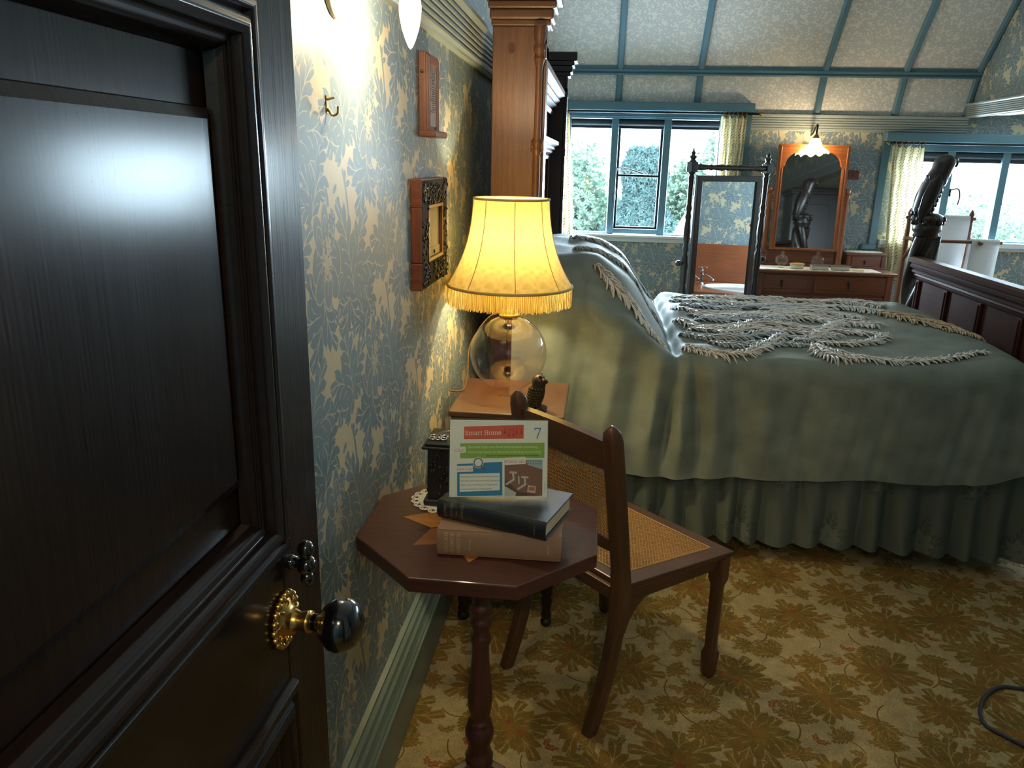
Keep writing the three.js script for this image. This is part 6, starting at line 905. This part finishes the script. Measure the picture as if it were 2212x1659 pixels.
// ---------------------------------------------------------------- cable on the carpet
single('floor_cable', 'grey cable looping over the carpet at the right edge', 'cable', tube(CABLE.map(([x, z]) => [x, 0.007, z]), 0.0058, 90, 8), M.cable, [1.5, 0.001, -2.2]);
{ // lamp on the landing behind the doorway, a plain glass bowl
  const t = thing('landing_lamp', 'round glass ceiling lamp on the landing behind the doorway', 'ceiling light', [0.25, 2.5, 0.95]);
  part(t, 'bowl', lathe([[0, -0.10], [0.06, -0.09], [0.11, -0.06], [0.13, -0.01], [0.13, 0.0]], 28, [0.25, 2.49, 0.95]), M.shadeGlow); part(t, 'ceiling_ring', lathe([[0.14, -0.012], [0.14, 0.0], [0.10, 0.0], [0.10, -0.012], [0.14, -0.012]], 28, [0.25, 2.5, 0.95]), M.oldBrass); part(t, 'bulb', ball(0.25, 2.42, 0.95, 0.03), M.bulb);
  const l = new THREE.PointLight(WARM_WHITE, BULB.landing); l.position.set(0.25, 2.42, 0.95); l.castShadow = true; l.shadow.radius = 1.5; l.name = 'landing_bulb_light'; scene.add(l);
}
// ---------------------------------------------------------------- outside the windows
{
  solid('ground_outside', (() => { const g = new THREE.BoxGeometry(160, 0.2, 120); g.translate(10, -5.1, -68); return g; })(), std({ color: rgb(150, 156, 140), roughness: 0.95 })).userData = { label: 'pale stony hillside beyond the windows', category: 'ground', kind: 'stuff' };
  // one leaf spray, many times: the crowns of the trees in front of the windows
  const leafG = (() => { const l = []; for (let k = 0; k < 5; k++) { const g = new THREE.PlaneGeometry(0.09, 0.20, 1, 2), p = g.attributes.position; for (let i = 0; i < p.count; i++) { const y = p.getY(i) + 0.1; p.setXYZ(i, p.getX(i) * (y > 0.19 || y < 0.01 ? 0.15 : 1), y, -y * y * 0.8); } g.computeVertexNormals(); g.rotateX(-0.5 - k * 0.1); g.rotateY(k * 1.257); g.rotateZ(0.2); l.push(g); } return merge(l); })();
  const leafM = [phys({ color: rgb(120, 144, 124), roughness: 0.9, transmission: 0.15, thickness: 0, side: THREE.DoubleSide }), phys({ color: rgb(78, 104, 102), roughness: 0.9, transmission: 0.1, thickness: 0, side: THREE.DoubleSide })];
  function tree(name, label, x, z, base, top, rad, kind, n, seed, group) {
    const t = thing(name, label, 'tree', [x, -5, z], group), r = seeded(seed), conifer = kind === 1;
    part(t, 'trunk', loft([[x, -4.995, z, 0.22, 0.22], [x + 0.05, base, z, 0.16, 0.16], [x, lerp(base, top, 0.8), z, 0.04, 0.04]], 10), std({ color: rgb(96, 84, 70), roughness: 0.9 }));
    const m = new THREE.InstancedMesh(leafG, leafM[kind], n); m.name = 'foliage'; m.userData.kind = 'stuff'; m.castShadow = m.receiveShadow = true; const M4 = new THREE.Matrix4(), q = new THREE.Quaternion(), e = new THREE.Euler();
    for (let i = 0; i < n; i++) { let px, py, pz; const a = r() * 6.283; if (conifer) { const f = 1 - Math.sqrt(1 - r() * 0.98), R = rad * (1 - f) * (0.55 + 0.45 * r() ** 0.5) * (0.8 + 0.2 * Math.sin(f * 40)); px = Math.cos(a) * R; pz = Math.sin(a) * R; py = lerp(base, top, f) - R * 0.25; } else { const v = r() * 2 - 1, R = rad * (0.55 + 0.45 * r() ** 0.6) * (0.75 + 0.5 * noiseP(a * 2 + 9, v * 3 + 9, 999, 999, seed)); px = Math.cos(a) * Math.sqrt(1 - v * v) * R; pz = Math.sin(a) * Math.sqrt(1 - v * v) * R; py = (base + top) / 2 + v * (top - base) / 2 * (R / rad); }
      e.set(r() * 6, r() * 6, r() * 6); q.setFromEuler(e); const s = (conifer ? 0.36 : 0.46) * (0.7 + r() * 0.7); M4.compose(V(px, py + 5, pz), q, V(s, s, s)); m.setMatrixAt(i, M4); }
    t.add(m);
  }
  tree('conifer', 'pointed conifer seen through the middle light of the left window', 0.75, -15.0, -4.5, 3.0, 2.3, 1, 80000, 1);
  tree('broadleaf_tree', 'pale leafy tree seen at the left edge of the left window', -1.9, -16, -4, 2.4, 2.7, 0, 46000, 2);
  tree('broadleaf_tree', 'leafy tree seen through the right light of the left window', 2.9, -17.5, -4.5, 2.2, 2.9, 0, 46000, 3);
  tree('broadleaf_tree', 'very pale tree seen far off behind the towels', 11.0, -27, -4.9, 0.6, 4.2, 0, 22000, 4);
  tree('broadleaf_tree', 'pale tree seen at the far right of the right window', 17.0, -28, -4.9, 0.4, 4.6, 0, 22000, 5);
  tree('broadleaf_tree', 'low pale tree seen beside the carved owl through the right window', 7.0, -24, -4.9, -0.2, 3.6, 0, 22000, 6);
  // a neighbouring gable: rubble wall and two sloping bargeboards
  const t = thing('neighbouring_gable', 'pale gable with sloping bargeboards just outside the left window', 'gable', [1.25, -5, -8.0]), pale = std({ color: rgb(176, 172, 166), roughness: 0.85 });
  const wall = outline([[0.62, -5], [1.88, -5], [1.88, 0.55], [1.25, 1.85], [0.62, 0.55]], 0.6, 0.004); wall.translate(0, 0, -8.65); part(t, 'wall', wall, std({ color: rgb(206, 204, 200), roughness: 0.9 }));
  for (const s of [-1, 1]) for (const [o, w] of [[0, 0.07], [0.12, 0.05]]) part(t, 'bargeboard', bar(V(1.25 + s * (0.80 - o), 0.25 + o * 0.2, -8.0 - o * 0.2), V(1.25 + s * 0.0, 1.92 - o * 1.9, -8.0 - o * 0.2), 0.06, w, 0.004), pale);
}

renderer.render(scene, camera);
